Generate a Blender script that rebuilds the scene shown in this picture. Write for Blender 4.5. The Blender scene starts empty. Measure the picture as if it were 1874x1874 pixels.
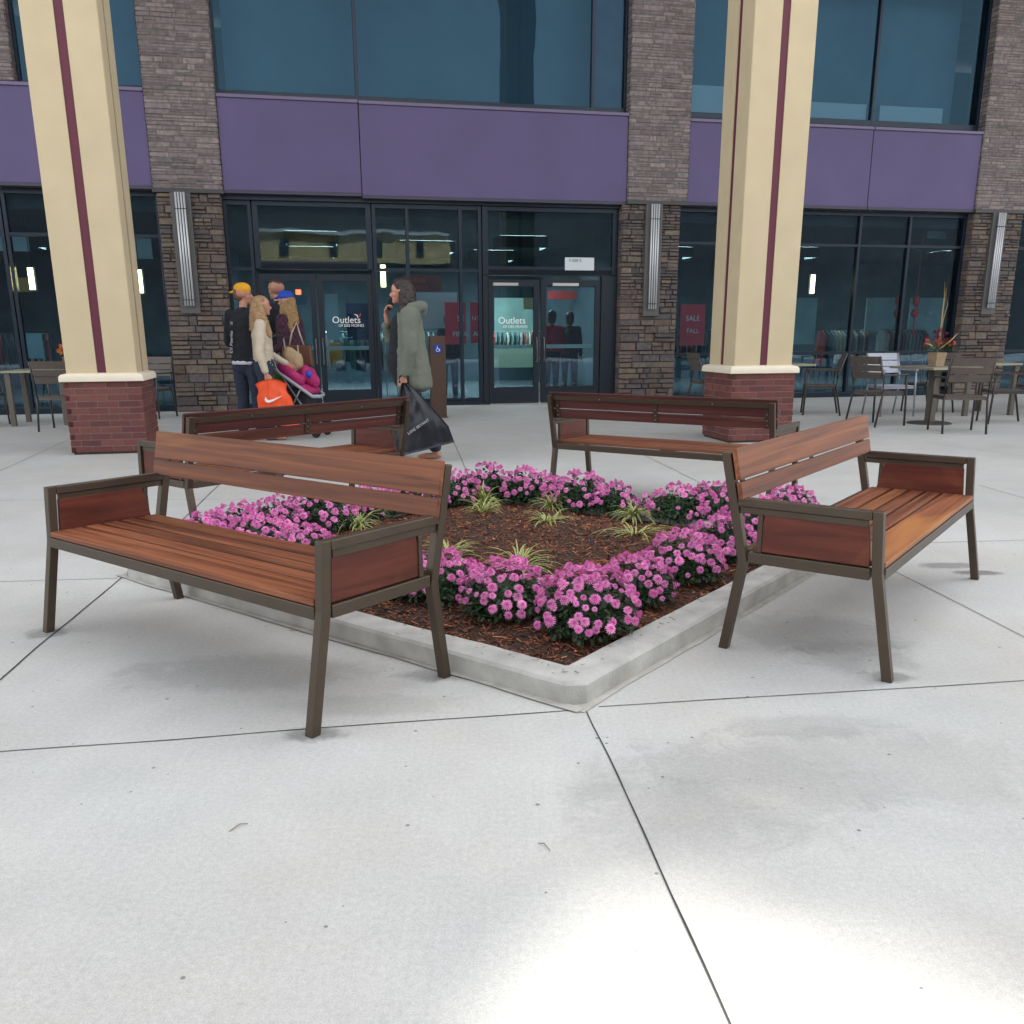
import bpy, math, random
from math import sin, cos, pi, radians, atan2, sqrt
from mathutils import Vector, Matrix, noise
import numpy as np
SC = bpy.context.scene
COL = SC.collection
random.seed(11)

# ---------------------------------------------------------------- camera
CAM_H, PITCH, ROLL, F = 1.2586, 0.2595, -0.0057, 1625.9
CX, CY = 937-8.7, 937+108.6
cp, sp = cos(PITCH), sin(PITCH)
Rm = np.array([[1, 0, 0], [0, -sp, -cp], [0, cp, -sp]])
Rr = np.array([[cos(ROLL), -sin(ROLL), 0], [sin(ROLL), cos(ROLL), 0], [0, 0, 1]])
R = Rr @ Rm
cd = bpy.data.cameras.new('camera')
cam = bpy.data.objects.new('camera', cd); COL.objects.link(cam); SC.camera = cam
cam.matrix_world = Matrix(((R[0][0], -R[1][0], -R[2][0], 0), (R[0][1], -R[1][1], -R[2][1], 0),
                           (R[0][2], -R[1][2], -R[2][2], CAM_H), (0, 0, 0, 1)))
cd.sensor_width = 36; cd.lens = F/1874*36; cd.shift_x = 8.7/1874; cd.shift_y = 108.6/1874
cd.clip_start = 0.05; cd.clip_end = 500

# ---------------------------------------------------------------- light
SUN_EL, SUN_AZ = radians(48), atan2(.40, .917)       # azimuth measured from +Y towards +X
w = bpy.data.worlds.new('World'); SC.world = w; w.use_nodes = True
nt = w.node_tree; nt.nodes.clear()
sky = nt.nodes.new('ShaderNodeTexSky'); sky.sky_type = 'NISHITA'; sky.sun_disc = False
sky.sun_elevation = SUN_EL; sky.sun_rotation = SUN_AZ; sky.air_density = 1.2; sky.dust_density = 2.5
hs = nt.nodes.new('ShaderNodeHueSaturation'); hs.inputs['Saturation'].default_value = .17
bg = nt.nodes.new('ShaderNodeBackground'); bg.inputs['Strength'].default_value = .14
wo = nt.nodes.new('ShaderNodeOutputWorld')
nt.links.new(sky.outputs[0], hs.inputs['Color']); nt.links.new(hs.outputs[0], bg.inputs[0]); nt.links.new(bg.outputs[0], wo.inputs[0])
sd = bpy.data.lights.new('sun', 'SUN'); sd.energy = 2.9; sd.angle = radians(1.1); sd.color = (1, .95, .86)
so = bpy.data.objects.new('sun', sd); COL.objects.link(so)
sdir = Vector((sin(SUN_AZ)*cos(SUN_EL), cos(SUN_AZ)*cos(SUN_EL), sin(SUN_EL)))
so.rotation_euler = sdir.to_track_quat('Z', 'Y').to_euler()
SC.view_settings.view_transform = 'Standard'; SC.view_settings.look = 'None'
SC.view_settings.gamma = 1; SC.view_settings.exposure = 2.05
SC.cycles.max_bounces = 8; SC.cycles.transparent_max_bounces = 16
SC.cycles.sample_clamp_indirect = 6

# ---------------------------------------------------------------- measuring helpers
def ray(x, y):
    v = np.array([(x-CX)/F, (y-CY)/F, 1.0]) @ R
    return v
def ground(x, y, z=0.0):
    r = ray(x, y); t = (z-CAM_H)/r[2]
    return Vector((t*r[0], t*r[1], z))
FA, FD = .2074, 16.978
FE = Vector((cos(FA), sin(FA), 0)); FN = Vector((-sin(FA), cos(FA), 0)); FO = Vector((0, FD, 0))
def fs(x, y, off=0.0):
    """photo point -> (s, z) on the shop front plane, off metres behind it"""
    r = ray(x, y); fd = FD + off/cos(FA)
    t = fd/(r[1]-r[0]*math.tan(FA))
    p = Vector((t*r[0], t*r[1], CAM_H+t*r[2])) - FO
    return p.dot(FE), p.z
def fw(s, y, z=0.0):
    return FO + FE*s + FN*y + Vector((0, 0, z))

# ---------------------------------------------------------------- materials
def srgb(r, g, b):
    f = lambda c: (c/255/12.92) if c/255 <= .04045 else ((c/255+.055)/1.055)**2.4
    return (f(r), f(g), f(b), 1)
MATS = {}
def mat(name, color, rough=.6, metal=0, spec=.5, nscale=0, namp=.15, bump=0, bscale=60, emis=0, rnd=0, coat=0):
    if name in MATS: return MATS[name]
    m = bpy.data.materials.new(name); m.use_nodes = True; MATS[name] = m
    n = m.node_tree.nodes; L = m.node_tree.links; b = n['Principled BSDF']
    c = color if len(color) == 4 else (*color, 1)
    b.inputs['Base Color'].default_value = c; b.inputs['Roughness'].default_value = rough
    b.inputs['Metallic'].default_value = metal; b.inputs['Specular IOR Level'].default_value = spec
    if coat: b.inputs['Coat Weight'].default_value = coat
    tc = n.new('ShaderNodeTexCoord')
    src = None
    if nscale:
        no = n.new('ShaderNodeTexNoise'); no.inputs['Scale'].default_value = nscale; no.inputs['Detail'].default_value = 6
        L.new(tc.outputs['Object'], no.inputs['Vector'])
        mr = n.new('ShaderNodeMapRange'); mr.inputs[1].default_value = .25; mr.inputs[2].default_value = .75
        mr.inputs[3].default_value = 1-namp; mr.inputs[4].default_value = 1+namp
        L.new(no.outputs[0], mr.inputs[0])
        mx = n.new('ShaderNodeMix'); mx.data_type = 'RGBA'; mx.blend_type = 'MULTIPLY'; mx.inputs[0].default_value = 1
        mx.inputs[6].default_value = c; L.new(mr.outputs[0], mx.inputs[7]); src = mx.outputs[2]
    if rnd:
        oi = n.new('ShaderNodeObjectInfo'); mr2 = n.new('ShaderNodeMapRange')
        mr2.inputs[3].default_value = 1-rnd; mr2.inputs[4].default_value = 1+rnd
        L.new(oi.outputs['Random'], mr2.inputs[0])
        mx = n.new('ShaderNodeMix'); mx.data_type = 'RGBA'; mx.blend_type = 'MULTIPLY'; mx.inputs[0].default_value = 1
        if src: L.new(src, mx.inputs[6])
        else: mx.inputs[6].default_value = c
        L.new(mr2.outputs[0], mx.inputs[7]); src = mx.outputs[2]
    if src: L.new(src, b.inputs['Base Color'])
    if bump:
        nb = n.new('ShaderNodeTexNoise'); nb.inputs['Scale'].default_value = bscale; nb.inputs['Detail'].default_value = 4
        L.new(tc.outputs['Object'], nb.inputs['Vector'])
        bm = n.new('ShaderNodeBump'); bm.inputs['Strength'].default_value = bump; bm.inputs['Distance'].default_value = .01
        L.new(nb.outputs[0], bm.inputs['Height']); L.new(bm.outputs[0], b.inputs['Normal'])
    if emis:
        b.inputs['Emission Color'].default_value = c; b.inputs['Emission Strength'].default_value = emis
    return m
def attr_mat(name, rough=.7, bump=.4, bscale=40, mul=None):
    """surface whose own colour varies piece by piece (colour stored on the mesh)"""
    m = mat(name, (.5, .5, .5), rough, bump=bump, bscale=bscale); n = m.node_tree.nodes; L = m.node_tree.links
    a = n.new('ShaderNodeAttribute'); a.attribute_name = 'Col'
    no = n.new('ShaderNodeTexNoise'); no.inputs['Scale'].default_value = bscale*.6; no.inputs['Detail'].default_value = 5
    tc = [q for q in n if q.type == 'TEX_COORD'][0]; L.new(tc.outputs['Object'], no.inputs['Vector'])
    mr = n.new('ShaderNodeMapRange'); mr.inputs[1].default_value = .3; mr.inputs[2].default_value = .7; mr.inputs[3].default_value = .72; mr.inputs[4].default_value = 1.28
    L.new(no.outputs[0], mr.inputs[0])
    mx = n.new('ShaderNodeMix'); mx.data_type = 'RGBA'; mx.blend_type = 'MULTIPLY'; mx.inputs[0].default_value = 1
    L.new(a.outputs['Color'], mx.inputs[6]); L.new(mr.outputs[0], mx.inputs[7]); L.new(mx.outputs[2], n['Principled BSDF'].inputs['Base Color'])
    return m

def wood_mat(name, dark, mid, light, gold=.25, rough=.42, gs=(1.1, 36, 36)):
    m = mat(name, mid, rough, spec=.35, bump=0); n = m.node_tree.nodes; L = m.node_tree.links; b = n['Principled BSDF']
    tc = [q for q in n if q.type == 'TEX_COORD'][0]; oi = n.new('ShaderNodeObjectInfo')
    off = n.new('ShaderNodeVectorMath'); off.operation = 'MULTIPLY_ADD'
    cmb = n.new('ShaderNodeCombineXYZ')
    for i in range(3): L.new(oi.outputs['Random'], cmb.inputs[i])
    L.new(cmb.outputs[0], off.inputs[0]); off.inputs[1].default_value = (17, 9, 5); L.new(tc.outputs['Object'], off.inputs[2])
    mp = n.new('ShaderNodeMapping'); mp.inputs['Scale'].default_value = gs; L.new(off.outputs[0], mp.inputs['Vector'])
    n1 = n.new('ShaderNodeTexNoise'); n1.inputs['Scale'].default_value = 1; n1.inputs['Detail'].default_value = 7; n1.inputs['Distortion'].default_value = .6
    L.new(mp.outputs[0], n1.inputs['Vector'])
    cr = n.new('ShaderNodeValToRGB'); e = cr.color_ramp.elements
    e[0].position = .30; e[0].color = (*dark, 1); e[1].position = .72; e[1].color = (*light, 1)
    k = e.new(.52); k.color = (*mid, 1); L.new(n1.outputs[0], cr.inputs[0])
    mp2 = n.new('ShaderNodeMapping'); mp2.inputs['Scale'].default_value = (.7, 5, 5); L.new(off.outputs[0], mp2.inputs['Vector'])
    n2 = n.new('ShaderNodeTexNoise'); n2.inputs['Scale'].default_value = 1; n2.inputs['Detail'].default_value = 3; n2.inputs['Distortion'].default_value = .9
    L.new(mp2.outputs[0], n2.inputs['Vector'])
    mr = n.new('ShaderNodeMapRange'); mr.inputs[1].default_value = .56; mr.inputs[2].default_value = .70; mr.inputs[3].default_value = 0; mr.inputs[4].default_value = gold
    L.new(n2.outputs[0], mr.inputs[0])
    mx = n.new('ShaderNodeMix'); mx.data_type = 'RGBA'; L.new(mr.outputs[0], mx.inputs[0]); L.new(cr.outputs[0], mx.inputs[6])
    mx.inputs[7].default_value = (.36, .15, .045, 1)
    vr = n.new('ShaderNodeMapRange'); vr.inputs[3].default_value = .78; vr.inputs[4].default_value = 1.2; L.new(oi.outputs['Random'], vr.inputs[0])
    m3 = n.new('ShaderNodeMix'); m3.data_type = 'RGBA'; m3.blend_type = 'MULTIPLY'; m3.inputs[0].default_value = 1
    L.new(mx.outputs[2], m3.inputs[6]); L.new(vr.outputs[0], m3.inputs[7]); L.new(m3.outputs[2], b.inputs['Base Color'])
    bm = n.new('ShaderNodeBump'); bm.inputs['Strength'].default_value = .12; bm.inputs['Distance'].default_value = .004
    L.new(n1.outputs[0], bm.inputs['Height']); L.new(bm.outputs[0], b.inputs['Normal'])
    rr = n.new('ShaderNodeMapRange'); rr.inputs[3].default_value = rough-.08; rr.inputs[4].default_value = rough+.14; L.new(n1.outputs[0], rr.inputs[0]); L.new(rr.outputs[0], b.inputs['Roughness'])
    return m

WOOD = wood_mat('oiled_hardwood', (.080, .023, .011), (.188, .061, .027), (.28, .10, .044), .3, .47)
WOODG = wood_mat('golden_streaked_hardwood', (.085, .025, .011), (.195, .065, .027), (.29, .105, .043), .8, .47)
WOODSHADE = wood_mat('shaded_hardwood', (.05, .018, .015), (.095, .030, .024), (.14, .046, .034), .1, .42)  # darker copy for the back benches; shade on their rear faces put into colour
WOODP = wood_mat('oiled_hardwood_panel', (.070, .015, .009), (.115, .025, .015), (.155, .037, .021), .1, .38, (26, 2.2, 26))
BRONZE = mat('bronze_paint', (.070, .051, .034), .38, .35, nscale=8, namp=.12, bump=.05, bscale=300)
STEEL = mat('stainless', (.6, .6, .6), .3, 1)
CREAM = mat('cream_stucco', (.58, .48, .31), .9, nscale=3, namp=.05, bump=.25, bscale=260)
MAROON = mat('maroon_paint', (.115, .018, .038), .6, nscale=4, namp=.06)
CAPM = mat('cast_stone', (.78, .70, .56), .85, nscale=9, namp=.05, bump=.12, bscale=200)
BRICK = attr_mat('red_brick', .85, .35, 90)
MORT = mat('mortar', (.27, .21, .195), .95, nscale=30, namp=.1)
STONE = attr_mat('ledgestone', .85, .7, 26)
GROUT = mat('dark_grout', (.05, .045, .045), .95)
PURPLE = mat('purple_panel', (.118, .092, .20), .75, nscale=.9, namp=.10, bump=.1, bscale=150)
FRAME = mat('dark_aluminium', (.014, .024, .040), .35, .4)
DOORF = mat('black_door_frame', (.012, .020, .032), .4, .3)
LAMPM = mat('satin_metal_tube', (.62, .64, .66), .4, .25)
CURB = mat('curb_concrete', (.43, .425, .40), .85, nscale=7, namp=.26, bump=.3, bscale=120)
LEAF = mat('mum_leaf', (.022, .055, .018), .55, rnd=.2, nscale=30, namp=.3)
BUD = mat('mum_petal', (.90, .38, .68), .6, rnd=.2, nscale=40, namp=.12)
BUDC = mat('mum_centre', (.50, .07, .30), .65, rnd=.15)
GRG = mat('blade_green', (.10, .17, .035), .5, rnd=.2)
GRY = mat('blade_cream', (.52, .53, .20), .5, rnd=.1)
MULCH = attr_mat('bark_mulch', .9, .5, 80)
CHAIRM = mat('chair_slate_wood', (.105, .085, .072), .55, nscale=9, namp=.2)
CHAIRF = mat('chair_frame', (.075, .068, .062), .4, .5)
CHAIRW = mat('pale_chair', (.42, .43, .50), .5, .2)
TABLEM = mat('table_top', (.26, .24, .19), .45, nscale=7, namp=.15)
JOINT = mat('dark_joint', (.035, .035, .035), .95, nscale=9, namp=.3)  # even dark colour of the joint strips

def concrete():
    m = mat('plaza_concrete', (.5, .5, .49), .78); n = m.node_tree.nodes; L = m.node_tree.links; b = n['Principled BSDF']
    tc = [q for q in n if q.type == 'TEX_COORD'][0]
    def nz(sc, det, vec=None, dist=0, rough=.55):
        q = n.new('ShaderNodeTexNoise'); q.inputs['Scale'].default_value = sc; q.inputs['Detail'].default_value = det
        q.inputs['Distortion'].default_value = dist; q.inputs['Roughness'].default_value = rough
        L.new(vec or tc.outputs['Object'], q.inputs['Vector']); return q.outputs[0]
    def mr(src, a, c, d, e):
        q = n.new('ShaderNodeMapRange'); L.new(src, q.inputs[0])
        for i, v in enumerate((a, c, d, e)): q.inputs[i+1].default_value = v
        return q.outputs[0]
    def mul(a, c_):
        q = n.new('ShaderNodeMath'); q.operation = 'MULTIPLY'; L.new(a, q.inputs[0])
        if isinstance(c_, float): q.inputs[1].default_value = c_
        else: L.new(c_, q.inputs[1])
        return q.outputs[0]
    v = mr(nz(.55, 5, dist=.4), .3, .7, .88, 1.07)
    v = mul(v, mr(nz(3.2, 6), .3, .7, .955, 1.045))
    v = mul(v, mr(nz(60, 8, rough=.85), .3, .7, .80, 1.15))
    v = mul(v, mr(nz(260, 3), .35, .65, .88, 1.10))
    mp = n.new('ShaderNodeMapping'); mp.inputs['Scale'].default_value = (55, 1.1, 1); L.new(tc.outputs['Object'], mp.inputs['Vector'])
    broom = nz(1, 4, mp.outputs[0], rough=.7); v = mul(v, mr(broom, .3, .7, .98, 1.02))
    # pores and specks
    vo = n.new('ShaderNodeTexVoronoi'); vo.inputs['Scale'].default_value = 21; L.new(tc.outputs['Object'], vo.inputs['Vector'])
    sel = n.new('ShaderNodeTexWhiteNoise'); sel.noise_dimensions = '3D'; L.new(vo.outputs['Position'], sel.inputs['Vector'])
    spk = n.new('ShaderNodeMath'); spk.operation = 'LESS_THAN'; L.new(vo.outputs['Distance'], spk.inputs[0])
    th = mr(sel.outputs[0], .80, 1.0, 0.0, .15); L.new(th, spk.inputs[1])
    v = mul(v, mr(spk.outputs[0], 0, 1, 1, .45))
    # damp stains: (x, y, radius x, radius y, strength)
    stains = [(ground(1490, 1160), .45, .36, .90), (ground(1560, 1200), .32, .26, .90), (ground(1628, 1238), .12, .08, .78), (ground(1790, 1048), .16, .07, .66),
              (ground(1740, 1035), .20, .09, .76), (ground(573, 1342), .13, .08, .78), (ground(815, 1235), .24, .09, .82), (ground(86, 1158), .13, .09, .80),
              (ground(1340, 1440), .6, .35, .945), (ground(1560, 1400), .80, .32, .94), (ground(1230, 1500), .35, .3, .95), (ground(1480, 1330), .35, .12, .93), (ground(690, 1290), .4, .12, .93), (ground(450, 1230), .6, .25, .90)]
    ed = nz(6.5, 9, dist=.9, rough=.72)
    for p, rx, ry, st in stains:
        s1 = n.new('ShaderNodeVectorMath'); s1.operation = 'SUBTRACT'; L.new(tc.outputs['Object'], s1.inputs[0]); s1.inputs[1].default_value = p
        s2 = n.new('ShaderNodeVectorMath'); s2.operation = 'DIVIDE'; L.new(s1.outputs[0], s2.inputs[0]); s2.inputs[1].default_value = (rx, ry, 1)
        s3 = n.new('ShaderNodeVectorMath'); s3.operation = 'LENGTH'; L.new(s2.outputs[0], s3.inputs[0])
        ad = n.new('ShaderNodeMath'); ad.operation = 'MULTIPLY_ADD'; L.new(ed, ad.inputs[0]); ad.inputs[1].default_value = 1.6; L.new(s3.outputs['Value'], ad.inputs[2])
        v = mul(v, mr(ad.outputs[0], 1.35, 1.72, st*st, 1.0))
    cr = n.new('ShaderNodeMix'); cr.data_type = 'RGBA'; cr.blend_type = 'MULTIPLY'; cr.inputs[0].default_value = 1
    tint = n.new('ShaderNodeMix'); tint.data_type = 'RGBA'; L.new(mr(nz(1.1, 4), .35, .65, 0, 1), tint.inputs[0])
    tint.inputs[6].default_value = (.500, .488, .460, 1); tint.inputs[7].default_value = (.488, .494, .480, 1)
    L.new(tint.outputs[2], cr.inputs[6]); L.new(v, cr.inputs[7]); L.new(cr.outputs[2], b.inputs['Base Color'])
    bm = n.new('ShaderNodeBump'); bm.inputs['Strength'].default_value = .2; bm.inputs['Distance'].default_value = .003
    L.new(broom, bm.inputs['Height']); L.new(bm.outputs[0], b.inputs['Normal'])
    return m
CONC = concrete()

def glass_mat(name, tint, refl=.10, wavy=.25, wscale=1.2, gl=(.8, .9, 1)):
    m = bpy.data.materials.new(name); m.use_nodes = True; n = m.node_tree.nodes; L = m.node_tree.links; n.clear()
    o = n.new('ShaderNodeOutputMaterial'); mx = n.new('ShaderNodeMixShader'); t = n.new('ShaderNodeBsdfTransparent'); g = n.new('ShaderNodeBsdfGlossy')
    t.inputs[0].default_value = (*tint, 1); g.inputs['Roughness'].default_value = .015; g.inputs['Color'].default_value = (*gl, 1)
    fr = n.new('ShaderNodeFresnel'); fr.inputs[0].default_value = 1.55
    ma = n.new('ShaderNodeMath'); ma.operation = 'ADD'; ma.inputs[1].default_value = refl; L.new(fr.outputs[0], ma.inputs[0]); L.new(ma.outputs[0], mx.inputs[0])
    tc = n.new('ShaderNodeTexCoord'); no = n.new('ShaderNodeTexNoise'); no.inputs['Scale'].default_value = wscale; no.inputs['Detail'].default_value = 2
    L.new(tc.outputs['Object'], no.inputs['Vector']); bm = n.new('ShaderNodeBump'); bm.inputs['Strength'].default_value = wavy; bm.inputs['Distance'].default_value = .02
    L.new(no.outputs[0], bm.inputs['Height']); L.new(bm.outputs[0], g.inputs['Normal'])
    L.new(t.outputs[0], mx.inputs[1]); L.new(g.outputs[0], mx.inputs[2]); L.new(mx.outputs[0], o.inputs[0]); return m
GLASS = glass_mat('shop_glass', (.52, .72, .82), .03, .08, gl=(.45, .68, .95))
GLASSU = glass_mat('upper_glass', (.42, .56, .64), .07, .35, .8, gl=(.11, .22, .31))

# ---------------------------------------------------------------- mesh helpers
class MB:
    def __init__(s): s.v = []; s.f = []; s.c = []; s.m = []
    def add(s, vs, fs_, col=None, mi=0):
        k = len(s.v); s.v += [tuple(p) for p in vs]
        for f in fs_: s.f.append(tuple(i+k for i in f)); s.c.append(col or (1, 1, 1)); s.m.append(mi)
    def box(s, x0, x1, y0, y1, z0, z1, col=None, mi=0, M=None):
        vs = [Vector((x, y, z)) for z in (z0, z1) for y in (y0, y1) for x in (x0, x1)]
        if M is not None: vs = [M @ v for v in vs]
        s.add(vs, [(0, 2, 3, 1), (4, 5, 7, 6), (0, 1, 5, 4), (2, 6, 7, 3), (0, 4, 6, 2), (1, 3, 7, 5)], col, mi)
    def prism_x(s, poly, x0, x1, col=None, mi=0):        # poly in (y,z), counter-clockwise seen from +x
        n = len(poly); vs = [(x0, y, z) for y, z in poly]+[(x1, y, z) for y, z in poly]
        fs_ = [tuple(range(n))[::-1], tuple(range(n, 2*n))]+[(i, (i+1) % n, (i+1) % n+n, i+n) for i in range(n)]
        s.add(vs, fs_, col, mi)
    def prism_z(s, poly, z0, z1, col=None, mi=0):
        n = len(poly); vs = [(x, y, z0) for x, y in poly]+[(x, y, z1) for x, y in poly]
        fs_ = [tuple(range(n))[::-1], tuple(range(n, 2*n))]+[(i, (i+1) % n, (i+1) % n+n, i+n) for i in range(n)]
        s.add(vs, fs_, col, mi)
    def tube(s, pts, rad, seg=8, col=None, mi=0, flat=(1, 1, 1), cap=True):
        pts = [Vector(p) for p in pts]; rad = rad if isinstance(rad, (list, tuple)) else [rad]*len(pts)
        rings = []; up = Vector((0, 0, 1))
        for i, p in enumerate(pts):
            d = (pts[min(i+1, len(pts)-1)]-pts[max(i-1, 0)]).normalized()
            a = d.cross(up)
            if a.length < .1: a = d.cross(Vector((1, 0, 0)))
            a.normalize(); b = a.cross(d).normalized()
            rings.append([p+Vector([(a*cos(t)+b*sin(t))[j]*rad[i]*flat[j] for j in range(3)]) for t in [2*pi*k/seg for k in range(seg)]])
        vs = [v for r in rings for v in r]
        fs_ = [(i*seg+k, i*seg+(k+1) % seg, (i+1)*seg+(k+1) % seg, (i+1)*seg+k) for i in range(len(pts)-1) for k in range(seg)]
        if cap: fs_ += [tuple(range(seg))[::-1], tuple(range((len(pts)-1)*seg, len(pts)*seg))]
        s.add(vs, fs_, col, mi)
    def lathe(s, prof, cx=0, cy=0, seg=20, col=None, mi=0):
        vs = [(cx+r*cos(2*pi*k/seg), cy+r*sin(2*pi*k/seg), z) for r, z in prof for k in range(seg)]
        fs_ = [(i*seg+k, i*seg+(k+1) % seg, (i+1)*seg+(k+1) % seg, (i+1)*seg+k) for i in range(len(prof)-1) for k in range(seg)]
        fs_ += [tuple(range(seg))[::-1], tuple(range((len(prof)-1)*seg, len(prof)*seg))]
        s.add(vs, fs_, col, mi)
    def mesh(s, name, mats, smooth=False, colattr=False):
        me = bpy.data.meshes.new(name); me.from_pydata(s.v, [], s.f); me.update()
        for m in (mats if isinstance(mats, (list, tuple)) else [mats]): me.materials.append(m)
        me.polygons.foreach_set('material_index', s.m)
        if smooth: me.polygons.foreach_set('use_smooth', [True]*len(s.f))
        if colattr:
            a = me.color_attributes.new('Col', 'FLOAT_COLOR', 'CORNER'); cols = []
            for p, c in zip(s.f, s.c): cols += [*c, 1]*len(p)
            a.data.foreach_set('color', cols)
        return me
    def obj(s, name, mats, parent=None, smooth=False, colattr=False, bevel=0, seg=2):
        return link(name, s.mesh(name, mats, smooth, colattr), parent, bevel, seg)
def link(name, me, parent=None, bevel=0, seg=2):
    o = bpy.data.objects.new(name, me); COL.objects.link(o); o.parent = parent
    if bevel:
        b = o.modifiers.new('bevel', 'BEVEL'); b.width = bevel; b.segments = seg; b.limit_method = 'ANGLE'; b.angle_limit = radians(40); b.harden_normals = False
    return o
def tag(o, label, cat, group=None):
    o['label'] = label; o['category'] = cat
    if group: o['group'] = group
    return o
def thing(name, label, cat, loc=(0, 0, 0), rz=0, group=None):
    o = bpy.data.objects.new(name, None); COL.objects.link(o); o.empty_display_size = .1
    o.location = loc; o.rotation_euler = (0, 0, rz); return tag(o, label, cat, group)
KIDS = {}
def copy_tree(o, parent=None):
    c = o.copy(); COL.objects.link(c); c.parent = parent
    for ch in [q for q in bpy.data.objects if q.parent is o and q is not c]: copy_tree(ch, c)
    return c
def struct(o): o['kind'] = 'structure'; return o
def text_obj(name, body, size, mt, parent, M, extrude=.001, align='CENTER', shear=0):
    cu = bpy.data.curves.new(name, 'FONT'); cu.body = body; cu.size = size; cu.align_x = align; cu.align_y = 'CENTER'; cu.extrude = extrude; cu.shear = shear
    cu.resolution_u = 3
    t = bpy.data.objects.new('tmp', cu); COL.objects.link(t); dg = bpy.context.evaluated_depsgraph_get()
    me = bpy.data.meshes.new_from_object(t.evaluated_get(dg)); bpy.data.objects.remove(t)
    me.transform(M); me.materials.clear(); me.materials.append(mt)
    return link(name, me, parent)

# ================================================================ SETTING
g = MB(); g.add([(-80, -60, 0), (90, -60, 0), (90, 90, 0), (-80, 90, 0)], [(0, 1, 2, 3)])
struct(g.obj('ground', CONC))
# saw-cut and tooled joints of the paving
j = MB(); JZ = [0]
def joint(a, b, wd=.006, wob=.004):
    JZ[0] += .0002
    a = Vector(a); b = Vector(b); n_ = int((b-a).length/.12)+2; d = (b-a).normalized(); q = Vector((-d.y, d.x, 0)); L_ = []
    for i in range(n_):
        p = a+(b-a)*i/(n_-1); o_ = noise.noise(p*2.3)*wob*2; ww = wd*(.7+.5*abs(noise.noise(p*9)))
        L_.append((p+q*(o_-ww/2), p+q*(o_+ww/2)))
    for i in range(n_-1):
        j.add([(*L_[i][0][:2], .002+JZ[0]), (*L_[i+1][0][:2], .002+JZ[0]), (*L_[i+1][1][:2], .002+JZ[0]), (*L_[i][1][:2], .002+JZ[0])], [(0, 1, 2, 3)])
G = ground
def seg(x0, y0, x1, y1, e0=0, e1=0, wd=.0055):
    a, b = G(x0, y0), G(x1, y1); d = (b-a).normalized(); joint(a-d*e0, b+d*e1, wd)
seg(0, 1377, 1040, 1300, 6, 0); seg(1095, 1293, 1874, 1247, 0, 8)
seg(1075, 1301, 1335, 1874, 0, 3)
seg(0, 1243, 228, 1053, 2, 0, .009); seg(228, 1053, 391, 897, 0, 3, .008)
seg(0, 1065, 215, 1059, 6, 0)
seg(1600, 1027, 1874, 1166, 0, 5); seg(1580, 998, 1874, 989, 0, 8)
seg(833, 815, 862, 880, 2.0, 0); seg(1223, 855, 1330, 908, 3, .8)
seg(0, 862, 130, 803, 5, 3, .006); seg(1790, 888, 1874, 912, 0, 4); seg(300, 915, 520, 914, 4, 0, .005)
seg(1650, 770+35, 1874, 835, 3, 5, .006); seg(900, 790, 1330, 850, 5, 0, .004)
struct(j.obj('paving_joint', JOINT))
# few bits of litter on the paving
for (x, y, dx, dy), lb in (((420, 1523, 34, -14), 'curved dry stem on the open paving at the lower left'), ((985, 1545, 22, 14), 'thin dry stem on the paving left of the long joint'), ((530, 1155, 26, 4), 'dry stem on the paving under the front left bench')):
    tw = MB(); a, b = G(x, y), G(x+dx, y+dy); mid = (a+b)/2+Vector((0, .012, .006)); tw.tube([a+Vector((0, 0, .003)), mid, b+Vector((0, 0, .003))], [.0012, .0016, .001], 5)
    tag(tw.obj('twig', mat('dry_stem', (.22, .19, .15), .9)), lb, 'twig')

# ================================================================ BUILDING
Bd = thing('shopping_centre', 'two-storey outlet building with stone piers, purple bands and dark shop glass', 'building', FO, FA)
SLOT_Z, SCREEN_Z = 20.75, 37.0  # heights of the added sun-blocking walls and the slot in them
def stone_face(mb, s0, s1, z0, z1, y, hmin, hmax, lmin, lmax, cols, depth=.035, ret=.35):
    z = z0
    while z < z1-.01:
        h = min(random.uniform(hmin, hmax), z1-z)
        if z1-z-h < hmin*.6: h = z1-z
        s = s0
        while s < s1-.01:
            l = min(random.uniform(lmin, lmax), s1-s)
            if s1-s-l < lmin*.5: l = s1-s
            cut = [(z, z+h)] if h < hmax*.7 or random.random() < .45 else [(z, z+h*.48), (z+h*.48, z+h)]
            for a, b in cut:
                c = random.choice(cols); k = random.uniform(.75, 1.2); c = tuple(v*k for v in c)
                d = random.uniform(0, depth); g_ = .006
                x0, x1 = s+g_*(s > s0), s+l-g_*(s+l < s1)
                p = random.uniform(.004, .012)
                f0 = [(x0, y, a+g_), (x1, y, a+g_), (x1, y, b-g_), (x0, y, b-g_)]
                yy = [y-d-random.uniform(0, .008) for _ in range(4)]
                f1 = [(x0+p, yy[0], a+g_+p), (x1-p, yy[1], a+g_+p), (x1-p, yy[2], b-g_-p), (x0+p, yy[3], b-g_-p)]
                mb.add(f0+f1, [(4, 5, 6, 7), (0, 1, 5, 4), (1, 2, 6, 5), (2, 3, 7, 6), (3, 0, 4, 7)], c)
            s += l
        # side returns
        for sx, sg in ((s0, -1), (s1, 1)):
            c = random.choice(cols); k = random.uniform(.75, 1.15)
            mb.box(min(sx, sx+sg*.012), max(sx, sx+sg*.012), y+.002, y+ret, z+.006, z+h-.006, tuple(v*k for v in c))
        z += h
STC = [(.135, .098, .082), (.115, .092, .084), (.155, .12, .092), (.105, .088, .088), (.145, .105, .090), (.165, .132, .102), (.10, .088, .09), (.14, .112, .098)]
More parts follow.
